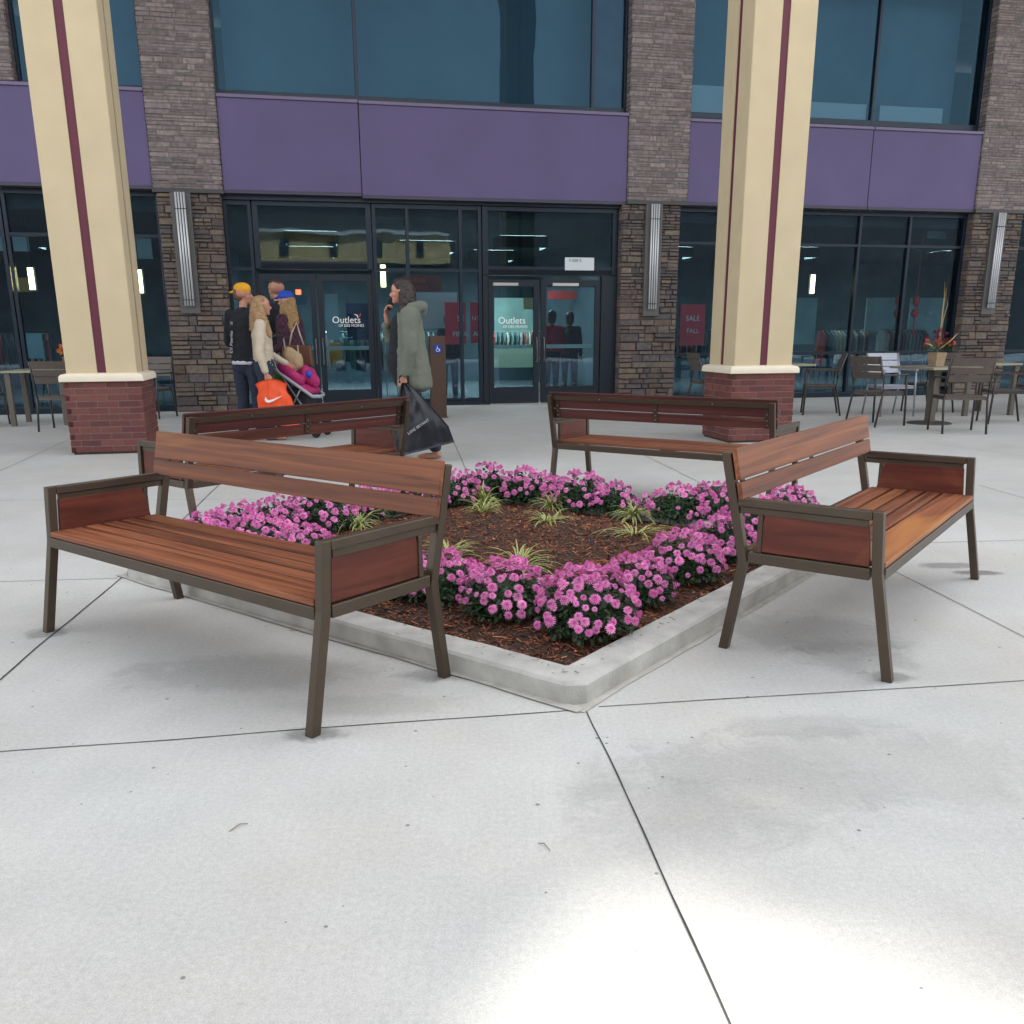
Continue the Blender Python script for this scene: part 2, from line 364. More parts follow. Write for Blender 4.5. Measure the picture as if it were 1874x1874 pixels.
UPC = [(.215, .176, .172), (.20, .168, .168), (.225, .184, .175), (.23, .195, .182), (.19, .162, .164)]
piers = [(-5.9, -4.82, -5.86, -4.87), (2.26, 3.40, 2.18, 3.29), (9.50, 10.68, 9.52, 10.62), (-9.6, -7.80, None, None), (17.2, 18.4, 17.25, 18.35)]
for a, b, c, d_ in piers:
    up = MB(); up.box(a+.01, b-.01, -.10, .5, 3.62 if c is not None else 5.12, 12, mi=1)
    zt = 8.2; TOPZ_ = 12; z0 = 3.62
    if c is None: z0 = 5.12
    stone_face(up, a, b, z0, zt, -.10, .05, .10, .10, .42, UPC, .010)
    up.obj('upper_brick_pier', [STONE, mat('pier_core', (.15, .13, .13), .9)], Bd, colattr=True)
    if c is not None:
        lo = MB(); lo.box(c+.01, d_-.01, -.06, .5, 0, 3.56, mi=1)
        stone_face(lo, c, d_, 0.0, 1.9, -.06, .07, .17, .12, .42, STC, .045)
        stone_face(lo, c, d_, 1.9, 3.56, -.06, .05, .13, .10, .34, STC, .040)
        lo.obj('ledgestone_pier', [STONE, GROUT], Bd, colattr=True)
        lg = MB(); lg.box(a-.02, b+.02, -.14, .3, 3.56, 3.615); lg.obj('ledge', mat('ledge_metal', (.05, .05, .055), .5), Bd)
# purple bands
def panel(s0, s1, z0, z1):
    p = MB(); p.box(s0, s1, -.07, .2, z0, z1); p.obj('purple_panel', PURPLE, Bd, bevel=.006)
    t = MB(); t.box(s0, s1, -.10, .2, z1+.002, z1+.05); t.obj('sill_flashing', mat('flashing_mauve', (.16, .13, .22), .5), Bd)
    t = MB(); t.box(s0, s1, -.085, .2, z0-.05, z0-.002); t.obj('soffit_trim', mat('trim_navy', (.05, .045, .075), .5), Bd)
for s0, s1, z0, z1 in ((-17.2, -8.31, 3.66, 5.06), (-8.29, -5.92, 3.66, 5.06), (-4.80, -2.53, 3.63, 5.03), (-2.515, 2.24, 3.60, 5.02), (3.42, 7.12, 3.62, 4.98), (7.135, 9.48, 3.62, 4.98), (10.7, 17.2, 3.62, 4.98)):
    panel(s0, s1, z0, z1)
# upper wall and roof; unseen tall walls added to cut the sun patch
uw = MB(); uw.box(-30, 7.9, .2, .7, 7.6, SCREEN_Z); uw.box(7.9, 8.3, .2, .7, 7.6, SLOT_Z); uw.box(8.3, 8.9, .2, .7, 7.6, SLOT_Z+.4); uw.box(8.9, 9.6, .2, .7, 7.6, SLOT_Z+.9); uw.box(9.6, 10.6, .2, .7, 7.6, SLOT_Z+1.5); uw.box(10.6, 40, .2, .7, 7.6, SCREEN_Z); uw.box(-30, 40, .7, 11, 7.62, 9.5); uw.box(-30, -12, .3, 12, 0, 7.6); uw.box(18.4, 40, .3, 12, 0, 7.6)
uw.obj('upper_wall_and_screen', mat('grey_wall', (.2, .18, .18), .9, nscale=2), Bd)
# shop windows: frame bars and panes
def window(s0, s1, z0, z1, vs, hs_, y=.16, bar=.055, glass=GLASS, name='window'):
    f = MB()
    for v in [s0+bar/2, s1-bar/2]+list(vs): f.box(v-bar/2, v+bar/2, y-.05, y+.07, z0, z1)
    xs = sorted([s0+bar/2, s1-bar/2]+list(vs))
    for i in range(len(xs)-1):
        for h, hb in [(z0+.05, .10), (z1-.04, .08)]+[(q, bar) if not isinstance(q, tuple) else q for q in hs_]:
            f.box(xs[i]+bar/2, xs[i+1]-bar/2, y-.047, y+.067, h-hb/2, h+hb/2)
    o = f.obj(name, FRAME, Bd, bevel=.004)
    for i in range(len(xs)-1):
        p = MB(); p.add([(xs[i]+bar/2, y, z0+.1), (xs[i+1]-bar/2, y, z0+.1), (xs[i+1]-bar/2, y, z1-.08), (xs[i]+bar/2, y, z1-.08)], [(0, 1, 2, 3)])
        p.obj('pane', glass, o)
window(3.30, 9.51, 0, 3.56, (5.0, 7.15, 8.25), (2.93, .88))
window(-12, -8.3, 0, 3.6, (-10.2,), (2.9,)); window(-8.28, -5.87, 0, 3.6, (-6.9,), (2.9,))
window(10.63, 17.24, 0, 3.56, (12.2, 14, 15.6), (2.93, .88))
for a, b, vs in ((-4.82, 2.26, (-2.52, 1.62)), (3.40, 9.50, (7.17,)), (-7.80, -5.9, ()), (10.68, 17.2, (14,))):
    window(a, b, 5.08, 7.6, vs, (), y=.14, glass=GLASSU, name='upper_window')
rt = MB(); rt.box(1.66, 2.20, .19, .26, 5.1, 7.6); rt.obj('reflection_strip', mat('reflection_mauve', (.24, .20, .25), .9, nscale=3), Bd)  # strip painting a column's reflection in the upper glass
# entrance bay: fixed glazing and two pairs of doors
window(-4.85, -4.40, 0, 3.5, (), (2.40,)); window(-2.36, -.42, 0, 3.5, (-1.75, -.80), (2.40, .1), bar=.06)
window(-4.38, -2.38, 2.40, 3.5, (), ((2.46, .14),), bar=.09); window(-.40, 2.16, 2.33, 3.5, (), ((2.40, .16),), bar=.10)
he = MB(); he.box(-4.86, 2.17, .05, .3, 3.5, 3.6); he.obj('door_header', FRAME, Bd)
DR = []
def door(s0, s1, ztop, hinge, ext='pull', label=None):
    f = MB(); b = .10; y0, y1 = .13, .19
    f.box(s0, s0+b, y0, y1, .02, ztop); f.box(s1-b, s1, y0, y1, .02, ztop); f.box(s0+b, s1-b, y0, y1, .02, .32); f.box(s0+b, s1-b, y0, y1, ztop-.12, ztop)
    o = f.obj('door', DOORF, Bd, bevel=.003)
    p = MB(); p.add([(s0+b, .16, .32), (s1-b, .16, .32), (s1-b, .16, ztop-.12), (s0+b, .16, ztop-.12)], [(0, 1, 2, 3)]); p.obj('pane', GLASS, o)
    hx = s1-.05 if hinge == 'l' else s0+.05; sg = -1 if hinge == 'l' else 1
    h = MB(); h.tube([(hx, .13, .78), (hx, .06, .78), (hx, .06, 1.22), (hx, .13, 1.22)], .012, 8); h.obj('handle', STEEL, o, smooth=True)
    bar = MB(); bar.box(s0+b, s1-b, .20, .235, 1.02, 1.09); bar.obj('push_bar', mat('push_bar_metal', (.42, .48, .42), .4, .5), o)
    th = MB(); th.box(s0, s1, .02, .2, .0, .018); th.obj('threshold', STEEL, o)
    return o
door(-4.37, -3.39, 2.32, 'l'); dl = door(-3.37, -2.40, 2.32, 'r')
door(-.30, .66, 2.25, 'l'); dr = door(.70, 1.85, 2.25, 'r')
for a_, b_, c_ in ((-.40, -.31, 2.32), (1.86, 2.16, 2.32), (-4.39, -4.375, 2.38), (-2.395, -2.37, 2.38)):
    st = MB(); st.box(a_, b_, .10, .24, 0, c_); st.obj('door_post', DOORF, Bd)
for a_, b_ in ((-.22, .25), (.9, 1.4)):
    cl = MB(); cl.box(a_, b_, .05, .12, 2.14, 2.19); cl.obj('door_closer', STEEL, Bd)
for a_, b_ in ((-4.7, 2.2), (3.5, 9.4), (-7.75, -5.95), (10.75, 17)):
    ub = MB(); ub.box(a_, b_, .85, .87, 5.1, 7.58); ub.obj('added_backing', mat('blue_grey_backing', (.22, .31, .37), .9, nscale=.7, namp=.2), Bd)  # backing added behind the upper glass to lighten and even its tone
# interior seen through the glass
inn = MB(); inn.add([(-12, .5, .006), (18, .5, .006), (18, 9, .006), (-12, 9, .006)], [(0, 1, 2, 3)]); inn.obj('interior_floor', mat('pale_tile', (.16, .18, .20), .22, nscale=.8, namp=.1), Bd)
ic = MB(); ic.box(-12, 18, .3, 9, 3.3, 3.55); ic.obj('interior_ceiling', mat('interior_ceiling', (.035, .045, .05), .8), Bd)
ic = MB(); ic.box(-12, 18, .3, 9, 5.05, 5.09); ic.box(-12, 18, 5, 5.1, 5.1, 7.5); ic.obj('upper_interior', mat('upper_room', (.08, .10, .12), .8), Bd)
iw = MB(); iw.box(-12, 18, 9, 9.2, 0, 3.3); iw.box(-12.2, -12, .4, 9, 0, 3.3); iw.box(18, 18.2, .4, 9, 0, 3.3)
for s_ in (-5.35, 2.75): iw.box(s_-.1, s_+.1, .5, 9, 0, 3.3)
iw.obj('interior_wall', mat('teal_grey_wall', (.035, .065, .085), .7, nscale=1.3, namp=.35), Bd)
for i, (s_, y_, l_) in enumerate(((-3.4, 3, 1.0), (-3.4, 6.2, 1.0), (-.9, 4.5, 1.2), (1.0, 3.2, 1.0), (1.0, 6.5, 1.0), (5.2, 5.0, .8), (8.3, 4.6, .8), (-8.5, 4.6, .8), (13, 5, 1))):
    lp = MB(); lp.box(s_-l_/2, s_+l_/2, y_-.3, y_+.3, 3.25, 3.29); lo_ = lp.obj('ceiling_light', mat('lit_panel', (.85, 1, .93), .5, emis=16), Bd)
    sk_ = MB(); sk_.box(s_-l_/2-.03, s_+l_/2+.03, y_-.34, y_-.30, 3.06, 3.295); sk_.box(s_-l_/2-.03, s_+l_/2+.03, y_+.30, y_+.34, 3.20, 3.295); sk_.box(s_-l_/2-.04, s_-l_/2, y_-.3, y_+.3, 3.06, 3.295); sk_.box(s_+l_/2, s_+l_/2+.04, y_-.3, y_+.3, 3.06, 3.295); sk_.obj('lamp_housing', mat('housing', (.04, .05, .05), .7), lo_)
def inbox(name, px0, py0, px1, py1, y, m, t=.04, parent=None):
    s0, z1 = fs(px0, py0, y); s1, z0 = fs(px1, py1, y)
    b = MB(); b.box(s0, s1, y, y+t, max(z0, .01), z1); return b.obj(name, m, parent or Bd), (s0+s1)/2, (z0+z1)/2, s1-s0, z1-z0
TEAL = mat('pale_wall_panel', (.30, .44, .41), .6, nscale=2, namp=.25); RED = mat('red_poster', (.85, .04, .06), .5); WHT = mat('white_board', (.72, .76, .74), .6)
DRED = mat('dark_red_sign', (.22, .03, .02), .5)
TXW = mat('white_letter', (.85, .85, .85), .5)
def ftext(name, body, px, py, y, hpx, m, parent=None, rot=0, shear=0):
    s, z = fs(px, py, y); z2 = fs(px, py-hpx, y)[1]
    sz = (z2-z)*1.35
    M = Matrix.Translation((s, y, z)) @ Matrix.Rotation(rot, 4, 'Y') @ Matrix.Rotation(pi/2, 4, 'X')
    return text_obj(name, body, sz, m, parent or Bd, M, .002, shear=shear)
# things in the shop, placed where they stand inside
GP = (lambda **k: None)
def shop(name, label, cat, px0, py0, px1, py1, y, m, t=.04, group=None):
    o, s, z, ww, hh = inbox(name, px0, py0, px1, py1, y, m, t); o.parent = None; o.matrix_world = Matrix.Translation(FO) @ Matrix.Rotation(FA, 4, 'Z')
    tag(o, label, cat, group); return o
shop('wall_panel', 'tall pale grey-blue panel just inside the left entrance door', 'panel', 594, 538, 622, 622, .9, mat('pale_blue_board', (.45, .58, .60), .5))
shop('wall_panel', 'wide pale menu board behind the glass beside the dark-haired woman', 'board', 748, 535, 838, 600, 2.2, WHT)
shop('storage_bin', 'orange-yellow bin standing inside the left entrance door', 'bin', 603, 628, 628, 664, .9, mat('orange_bin', (.62, .27, .02), .5), .4)
o1 = shop('banner', 'dark blue banner hanging behind the left entrance door', 'banner', 633, 555, 684, 622, .35, mat('banner_blue', (.018, .045, .11), .6), .01)
ftext('lettering', 'Outlets', 634, 586, .125, 13, TXW, dl); ftext('lettering', 'OF DES MOINES', 643, 596, .125, 5, TXW, dl)
ftext('lettering', 'Food Court', 652, 605, .34, 4, mat('orange_letter', (.5, .2, .05), .5), o1).matrix_world = Matrix.Translation(FO) @ Matrix.Rotation(FA, 4, 'Z')
ftext('lettering', 'Free wifi', 636, 618, .34, 4, TXW, o1).matrix_world = Matrix.Translation(FO) @ Matrix.Rotation(FA, 4, 'Z')
sw = MB()
for (x, y, x2, y2) in ((648, 575, 655, 582), (660, 573, 655, 582)):
    a, b = fs(x, y, .12), fs(x2, y2, .12); sw.tube([(a[0], .12, a[1]), ((a[0]+b[0])/2+.02, .12, (a[1]+b[1])/2+.015), (b[0], .12, b[1])], [.004, .012, .004], 6, flat=(1, .2, 1), mi=0 if x == 648 else 1)
sw.obj('emblem', [TXW, mat('red_letter', (.6, .05, .05), .5)], dl)
ftext('lettering', 'Outlets', 937, 587, .125, 13, TXW, dr if False else dl)
ftext('lettering', 'OF DES MOINES', 943, 598, .125, 5, TXW, dl)
r1 = shop('poster', 'dark red sign with the letters EAR and OLD hung high behind the glass', 'sign', 738, 502, 808, 534, 1.0, DRED)
I4 = Matrix.Translation(FO) @ Matrix.Rotation(FA, 4, 'Z')
def ptext(par, *a, **k):
    o = ftext('lettering', *a, **k); o.parent = par; o.matrix_parent_inverse = par.matrix_world.inverted() if False else Matrix(); return o
def on(par, body, px, py, y, h, m):
    o = ftext('lettering', body, px, py, y, h, m, par); return o
OR = mat('orange_red_letter', (.75, .12, .03), .5)
on(r1, 'YEAR', 766, 514, .99, 9, OR); on(r1, 'GOLD', 768, 526, .99, 8, OR)
r2 = shop('poster', 'wide red poster with white letters left of the right entrance doors', 'poster', 814, 553, 853, 630, 1.0, RED)
on(r2, 'SE', 843, 583, .99, 11, TXW); on(r2, 'FINA', 842, 612, .99, 10, TXW)
r3 = shop('poster', 'narrow red poster between the mullion and the right entrance doors', 'poster', 861, 553, 883, 628, 1.0, RED)
on(r3, 'NTS', 873, 583, .99, 8, TXW); on(r3, 'AR', 873, 611, .99, 9, TXW)
r4 = shop('poster', 'red poster in the window left of the right cream column', 'poster', 1246, 557, 1288, 632, .8, RED)
on(r4, 'SALE', 1268, 583, .79, 10, TXW); on(r4, 'FALL', 1268, 606, .79, 9, TXW)
r5 = shop('notice', 'white notice with dark print on the transom over the right entrance doors', 'sign', 1034, 471, 1087, 495, .10, mat('white_notice', (.62, .68, .70), .5), .01)
on(r5, 'F 020 5', 1053, 477, .098, 6, mat('grey_letter', (.06, .08, .09), .6))
r6 = shop('shop_fascia', 'red fascia of a store inside seen over the right-hand door', 'sign', 1005, 532, 1112, 548, 4.5, mat('red_fascia', (.45, .05, .05), .5), .1)
shop('poster', 'small food poster with an orange circle seen through the right entrance door', 'poster', 958, 545, 979, 566, 3.0, mat('poster_cream', (.6, .5, .3), .5))
shop('shop_counter', 'pale counter seen through the glass of the right entrance door', 'counter', 905, 632, 985, 672, 3.6, mat('pale_counter', (.40, .50, .38), .5), .8)
shop('wall_panel', 'pale green display wall behind the right entrance door', 'wall', 905, 545, 985, 625, 5.5, TEAL)
shop('wall_panel', 'bright blue-white shop interior panel seen at the right edge of the right door', 'panel', 1066, 550, 1096, 590, 5.0, mat('blue_panel', (.05, .28, .42), .5))
shop('wall_panel', 'white display shelf under the blue panel behind the right door', 'panel', 1060, 592, 1096, 628, 5.0, WHT)
shop('wall_panel', 'teal lit partition behind the window left of the hanging red ornaments', 'panel', 1588, 545, 1636, 608, 3.2, TEAL)
gp = shop('wall_panel', 'teal partition with white lettering right of the hanging red ornaments', 'panel', 1668, 545, 1742, 640, 3.2, TEAL)
on(gp, 'at', 1704, 572, 3.18, 9, TXW); on(gp, 'L-', 1700, 582, 3.18, 7, TXW)
shop('wall_panel', 'teal partition seen behind the window just right of the right cream column', 'panel', 1450, 545, 1490, 630, 3.2, TEAL)
shop('wall_panel', 'pale teal board in the window at the left edge of the picture', 'panel', -20, 430, 54, 460, 1.2, mat('pale_board', (.33, .42, .42), .5))
shop('wall_panel', 'pale teal board in the window between the left column and the stone pier', 'panel', 246, 436, 280, 474, 1.2, mat('pale_board', (.33, .42, .42), .5))
shop('wall_panel', 'orange lit alcove panel behind the left window beside a lit lamp', 'panel', 26, 508, 60, 534, 2.0, mat('orange_panel', (.55, .24, .03), .5))
shop('wall_panel', 'small round-cornered pale blue screen low in the left window', 'screen', 46, 610, 82, 656, 1.6, mat('pale_blue_screen', (.30, .48, .50), .4))
EXIT = shop('exit_sign', 'small glowing red exit sign behind the left entrance doors', 'sign', 541, 530, 551, 539, 2.5, mat('exit_glow', (1, .06, .02), .5, emis=2.5))
shop('notice', 'dim blue notice board behind the blue-capped woman', 'sign', 538, 542, 562, 558, .8, mat('dim_blue_sign', (.06, .18, .26), .5))
bb = shop('window_patch', 'pale painted reflection in the upper window left of the right column', 'board', 1266, 155, 1342, 228, .22, mat('painted_reflection', (.88, .93, .92), .7))  # reflections in the upper glass, built as pale boards here and below
shop('window_patch', 'pale painted reflection in the upper window right of the right column', 'board', 1482, 186, 1583, 229, .22, mat('painted_reflection', (.88, .93, .92), .7))
shop('window_patch', 'pale painted reflection in the far right upper window', 'board', 1611, 193, 1722, 236, .22, mat('painted_reflection', (.88, .93, .92), .7), .4)
shop('window_patch', 'small grey box on the sill inside the middle upper window', 'board', 960, 190, 1032, 204, .25, mat('grey_box', (.30, .33, .36), .7), .3)
shop('picture', 'framed board high in the window right of the right column', 'picture', 1700, 412, 1732, 436, .8, mat('frame_grey', (.42, .48, .46), .5))
def rack(lab, px, y, n=12, cols=None, w_=1.3):
    s, z = fs(px, 640, y); t = thing('clothes_rack', lab, 'clothes rack', fw(s, y), FA+random.uniform(-.3, .3), 'clothes racks inside the shops')
    m = MB(); m.tube([(-w_/2, 0, .01), (-w_/2, 0, 1.35), (w_/2, 0, 1.35), (w_/2, 0, .01)], .014, 6); m.obj('rail', STEEL, t)
    for k in range(n):
        c = random.choice(cols or [(.30, .32, .30), (.05, .08, .10), (.35, .05, .05), (.10, .22, .22), (.45, .42, .36)]); x = -w_/2+.08+(w_-.16)*k/(n-1); h = random.uniform(.55, .8)
        m = MB(); m.prism_x([(-.20, 1.33-h), (.20, 1.33-h), (.21, 1.22), (.06, 1.33), (-.06, 1.33), (-.21, 1.22)], x-.016, x+.016); m.obj('garment', mat('garment_%.2f_%.2f' % c[:2], c, .85, nscale=9, namp=.2), t)
for lab, px, y in (('clothes rack seen through the right entrance door, low at its left', 940, 4.6), ('clothes rack behind the menu board beside the dark-haired woman', 780, 3.4), ('clothes rack inside the window left of the right column', 1275, 2.6),
        ('clothes rack inside, behind the pale grey cafe chair', 1650, 2.6), ('clothes rack inside, behind the teal partition with white lettering', 1735, 4.2), ('clothes rack inside the window at the far left', 30, 3.0), ('clothes rack inside behind the dark blue banner', 650, 3.0), ('clothes rack inside just right of the right cream column', 1540, 3.4)):
    rack(lab, px, y)
# red hanging ornaments
for px, lab in ((1643, 'left'), (1675, 'right')):
    s, z = fs(px, 568, .5); p = fw(s, .5, 0); t = thing('hanging_ornament', f'red hanging paper ornament with tassel, the {lab} one of two in the right window', 'ornament', p, FA, 'red ornaments hung in the window')
    m_ = MB(); m_.lathe([(.01, z+.06), (.06, z+.12), (.075, z+.2), (.05, z+.27), (.012, z+.3)], seg=10); m_.obj('bow', mat('red_paper', (.75, .05, .03), .5), t, smooth=True)
    m_ = MB(); m_.lathe([(.01, z-.17), (.06, z-.12), (.075, z-.06), (.06, z+.01), (.012, z+.04)], seg=10); m_.obj('lantern', mat('red_paper', (.75, .05, .03), .5), t, smooth=True)
    m_ = MB(); m_.tube([(0, 0, 3.24), (0, 0, z+.3)], .004, 5); m_.tube([(0, 0, z-.16), (.01, 0, z-.5)], [.012, .02], 6); m_.obj('tassel', mat('red_paper', (.75, .05, .03), .5), t)
# lit indoor lamps
for px, py, h, lab in ((702, 505, 40, 'beside the dark-haired woman'), (60, 510, 40, 'at the far left window'), (258, 515, 42, 'just right of the left cream column'), (1486, 520, 34, 'just right of the right cream column')):
    s, z = fs(px, py+h/2, .7); s2, z2 = fs(px, py-h/2, .7)
    t = thing('tube_lamp', f'lit yellow tubular lamp behind the glass {lab}', 'lamp', fw(s, .7), FA, 'lit tube lamps inside the shop front')
    m_ = MB()
    for k in (-.03, 0, .03): m_.tube([(k, 0, z), (k, 0, z2)], .014, 8)
    m_.obj('tube', mat('lamp_glow', (1, .85, .38), .5, emis=3.2), t); m_ = MB(); m_.box(-.07, .07, .03, .06, z-.03, z2+.03); m_.obj('back_plate', FRAME, t)
    m_ = MB(); m_.tube([(0, .045, z2+.03), (0, .045, 3.26)], .006, 6); m_.obj('stem', FRAME, t)
# outside wall lamps: bundles of long tubes
for (x0, y0, x1, y1), lab in (((333, 350, 355, 560), 'stone pier left of the entrance'), ((1196, 375, 1190, 566), 'middle stone pier'), ((1824, 390, 1806, 564), 'stone pier at the right edge')):
    s, z1 = fs(x0, y0, -.12); s_, z0 = fs((x0+x1)/2, y1, -.12); sm = (s+s_)/2
    t = thing('wall_lamp', f'tall wall lamp of four parallel metal tubes on the {lab}', 'lamp', fw(sm, -.10), FA, 'tube wall lamps on the stone piers')
    for k in range(4):
        m_ = MB(); x = -.066+k*.044; m_.tube([(x, -.09, z0), (x, -.09, 3.56)], .016, 8); m_.obj('tube', LAMPM, t, smooth=True)
    m_ = MB(); m_.box(-.10, .10, -.108, -.072, z0+.09, z0+.10); m_.box(-.10, .10, -.108, -.072, 3.3, 3.31); m_.obj('clamp', FRAME, t)
    m_ = MB(); m_.box(-.16, .16, -.035, .03, z0-.12, 3.56); m_.obj('back_plate', mat('lamp_plate', (.10, .095, .095), .6), t)
# cover roof carried by the columns, between columns and building
rf = MB(); rf.prism_z([(-10, .15), (-10, -8), (2.08, -8), (2.08, -5.4), (6.8, -5.4), (6.8, -8), (19, -8), (19, .15)], 10.5, 10.9)  # front notch shaped to let the sun patch through
tag(rf.obj('canopy_roof', mat('canopy_paint', (.36, .32, .27), .8)), 'flat roof spanning from the cream columns to the shop front, above the picture', 'roof').matrix_world = I4
# opposite building, seen only as a reflection in the glass
OB = thing('opposite_building', 'tan stone building across the plaza, seen mirrored in the shop glass', 'building', (0, -16, 0), FA)
m_ = MB(); m_.box(.8, 10.6, -6, 0, 4.95, 6.3); m_.obj('wall', mat('tan_stone', (.62, .44, .19), .85, nscale=2.5, namp=.3), OB)
m_ = MB(); m_.box(-30, 55, -6, -.2, 0, 4.93); m_.box(-30, .75, -6, -.2, 4.93, 9); m_.box(10.65, 55, -6, -.2, 4.93, 8.2); m_.box(.76, 10.64, -6, -.15, 6.55, 9.5); m_.obj('lower_wall', mat('dark_brown_wall', (.05, .045, .045), .7, nscale=1.5, namp=.4), OB)
for x in (2.2, 4.6, 6.9, 9.1):
    m_ = MB(); m_.box(x-.22, x+.22, .01, .1, 5.3, 6.0); m_.obj('window', mat('mirror_dark', (.03, .04, .05), .3), OB)
m_ = MB(); m_.box(.78, 10.62, -6.2, .3, 6.32, 6.5); m_.obj('cornice', mat('cornice_white', (.6, .56, .5), .8), OB)

# ================================================================ COLUMNS
def column(name, label, p, rz, W_=.80, zc=.84, gx=.36):
    t = thing('portico_column', label, 'column', p, rz, 'cream columns on brick bases')   # origin = front left corner
    c0 = (.0, .0)
    b = MB(); ov = .0; b.box(.006, W_-.006, .006, W_-.006, 0.03, zc-.05, mi=1)
    rows = 11; rh = (zc-.05-.02)/rows; bl = .215; mt = .010
    for r in range(rows):
        z0 = .02+r*rh+mt/2; z1 = z0+rh-mt
        for side in range(4):
            M = Matrix.Translation((W_/2, W_/2, 0)) @ Matrix.Rotation(side*pi/2, 4, 'Z') @ Matrix.Translation((-W_/2, -W_/2, 0))
            x = -(r % 2)*bl/2+(.04 if side % 2 else 0)
            while x < W_-.01:
                a, c_ = max(x+mt/2, 0), min(x+bl-mt/2, W_)
                if c_-a > .015:
                    k = random.uniform(.82, 1.18); cc = random.choice([(.145, .045, .040), (.125, .040, .038), (.155, .052, .043)])
                    b.box(a+.0005*side, c_, -.002*(side % 2), .05, z0, z1, tuple(v*k for v in cc), M=M)
                x += bl
    b.obj('brick_base', [BRICK, MORT], t, colattr=True)
    f = MB(); f.box(.02, W_-.02, .02, W_-.02, 0, .03); f.obj('footing', mat('footing_dark', (.06, .055, .05), .9), t)
    c = MB(); o_ = .035
    prof = [(-o_, zc-.05), (-o_, zc-.012), (-o_+.006, zc+.012), (-o_+.02, zc+.028), (.045, zc+.042)]
    rings = [[(q, q, z), (W_-q, q, z), (W_-q, W_-q, z), (q, W_-q, z)] for q, z in [(.01, zc-.05)]+prof]
    vs = [v for r in rings for v in r]; n = len(rings)
    c.add(vs, [(i*4+k, i*4+(k+1) % 4, (i+1)*4+(k+1) % 4, (i+1)*4+k) for i in range(n-1) for k in range(4)]+[(n*4-4, n*4-3, n*4-2, n*4-1), (3, 2, 1, 0)])
    c.obj('cap_moulding', CAPM, t, bevel=.006)
    # shaft with a recessed centre channel on each face
    a, d = .035, W_-.035; m0, m1 = W_/2-gx*.13, W_/2+gx*.13; dp = .018; ch = .03
    def face(M): return None
    poly = []
    for side in range(4):
        Mr = Matrix.Translation((W_/2, W_/2, 0)) @ Matrix.Rotation(side*pi/2, 4, 'Z') @ Matrix.Translation((-W_/2, -W_/2, 0))
        for x, y in ((a+ch*.3, a), (m0, a), (m0, a+dp), (m1, a+dp), (m1, a), (d-ch*.3, a)):
            v = Mr @ Vector((x, y, 0)); poly.append((v.x, v.y))
    s = MB(); s.prism_z(poly, zc+.030, 10.5); s.obj('shaft', CREAM, t)
    for side in range(4):
        Mr = Matrix.Translation((W_/2, W_/2, 0)) @ Matrix.Rotation(side*pi/2, 4, 'Z') @ Matrix.Translation((-W_/2, -W_/2, 0))
        q = MB(); q.box(m0+.001, m1-.001, a+dp-.006, a+dp-.001, zc+.034, 10.5, M=Mr); q.obj('stripe', MAROON, t)
    return t
pl = ground(132.5, 833); column('c', 'left cream column with a maroon stripe on a red brick base', pl, FA, .80, .845)
pr = ground(1333, 811); column('c', 'right cream column with a maroon stripe, its brick base behind the back right bench', pr, FA*.9, .80, .86)

# ================================================================ PLANTER
PN = Vector((.24445, 2.86693)); PA = .9095; PS = 2.974
E1 = Vector((cos(PA), sin(PA))); E2 = Vector((-sin(PA), cos(PA))); CH = .085; CW = .15
def pw(u, v, z=0.0):
    q = PN+E1*u+E2*v; return Vector((q.x, q.y, z))
def sq(o, c):
    i, k = o, PS-o
    return [(i+c, i), (k-c, i), (k, i+c), (k, k-c), (k-c, k), (i+c, k), (i, k-c), (i, i+c)]
cb = MB(); rings = []
for o_, z, c in ((0, 0, .055), (0, CH-.012, .055), (.010, CH, .048), (CW-.008, CH, .01), (CW, CH-.008, .01), (CW, -.02, .01)):
    r_ = []
    pts = sq(o_, c)
    for i in range(8):
        a, b = Vector(pts[i]), Vector(pts[(i+1) % 8]); nseg = 40 if i % 2 == 0 else 1
        for k in range(nseg):
            q = a+(b-a)*k/nseg; p = pw(q.x, q.y, z); wob = noise.noise(p*3)*.003+noise.noise(p*17)*.0012
            r_.append(p+Vector((wob, wob, (wob if z > .05 else 0))))
    rings.append(r_)
n = len(rings[0]); cb.add([v for r in rings for v in r], [(i*n+k, i*n+(k+1) % n, (i+1)*n+(k+1) % n, (i+1)*n+k) for i in range(len(rings)-1) for k in range(n)])
tag(cb.obj('planter_curb', CURB, smooth=False), 'low square concrete kerb around the flower bed, chamfered front corner towards the viewer', 'planter')
# thin paler mortar line where kerb meets paving
mm = MB()
for i in range(4):
    pts = [(-.02, -.02), (PS+.02, -.02), (PS+.02, PS+.02), (-.02, PS+.02)]; a, b = pts[i], pts[(i+1) % 4]; A_, B_ = pw(*a, i*.0008), pw(*b, i*.0008); d = (B_-A_).normalized(); q = Vector((-d.y, d.x, 0))
    for k in range(30):
        p0 = A_+(B_-A_)*k/30; p1 = A_+(B_-A_)*(k+1)/30; w0 = .012+.012*noise.noise(p0*4); w1 = .012+.012*noise.noise(p1*4)
        mm.add([p0-q*w0+Vector((0, 0, .003)), p1-q*w1+Vector((0, 0, .003)), p1+q*.03+Vector((0, 0, .003)), p0+q*.03+Vector((0, 0, .003))], [(0, 1, 2, 3)])
struct(mm.obj('mortar_joint', mat('sandy_mortar', (.42, .405, .365), .95, nscale=14, namp=.2)))
def bedz(u, v):
    e = min(u, v, PS-u, PS-v)-CW; p = Vector((u, v, 0))
    return .035+.06*min(1, max(0, e/.6))+.020*noise.noise(p*2.2)+.010*noise.noise(p*9)
md = MB(); N_ = 90; a0 = CW-.004; st_ = (PS-2*a0)/N_
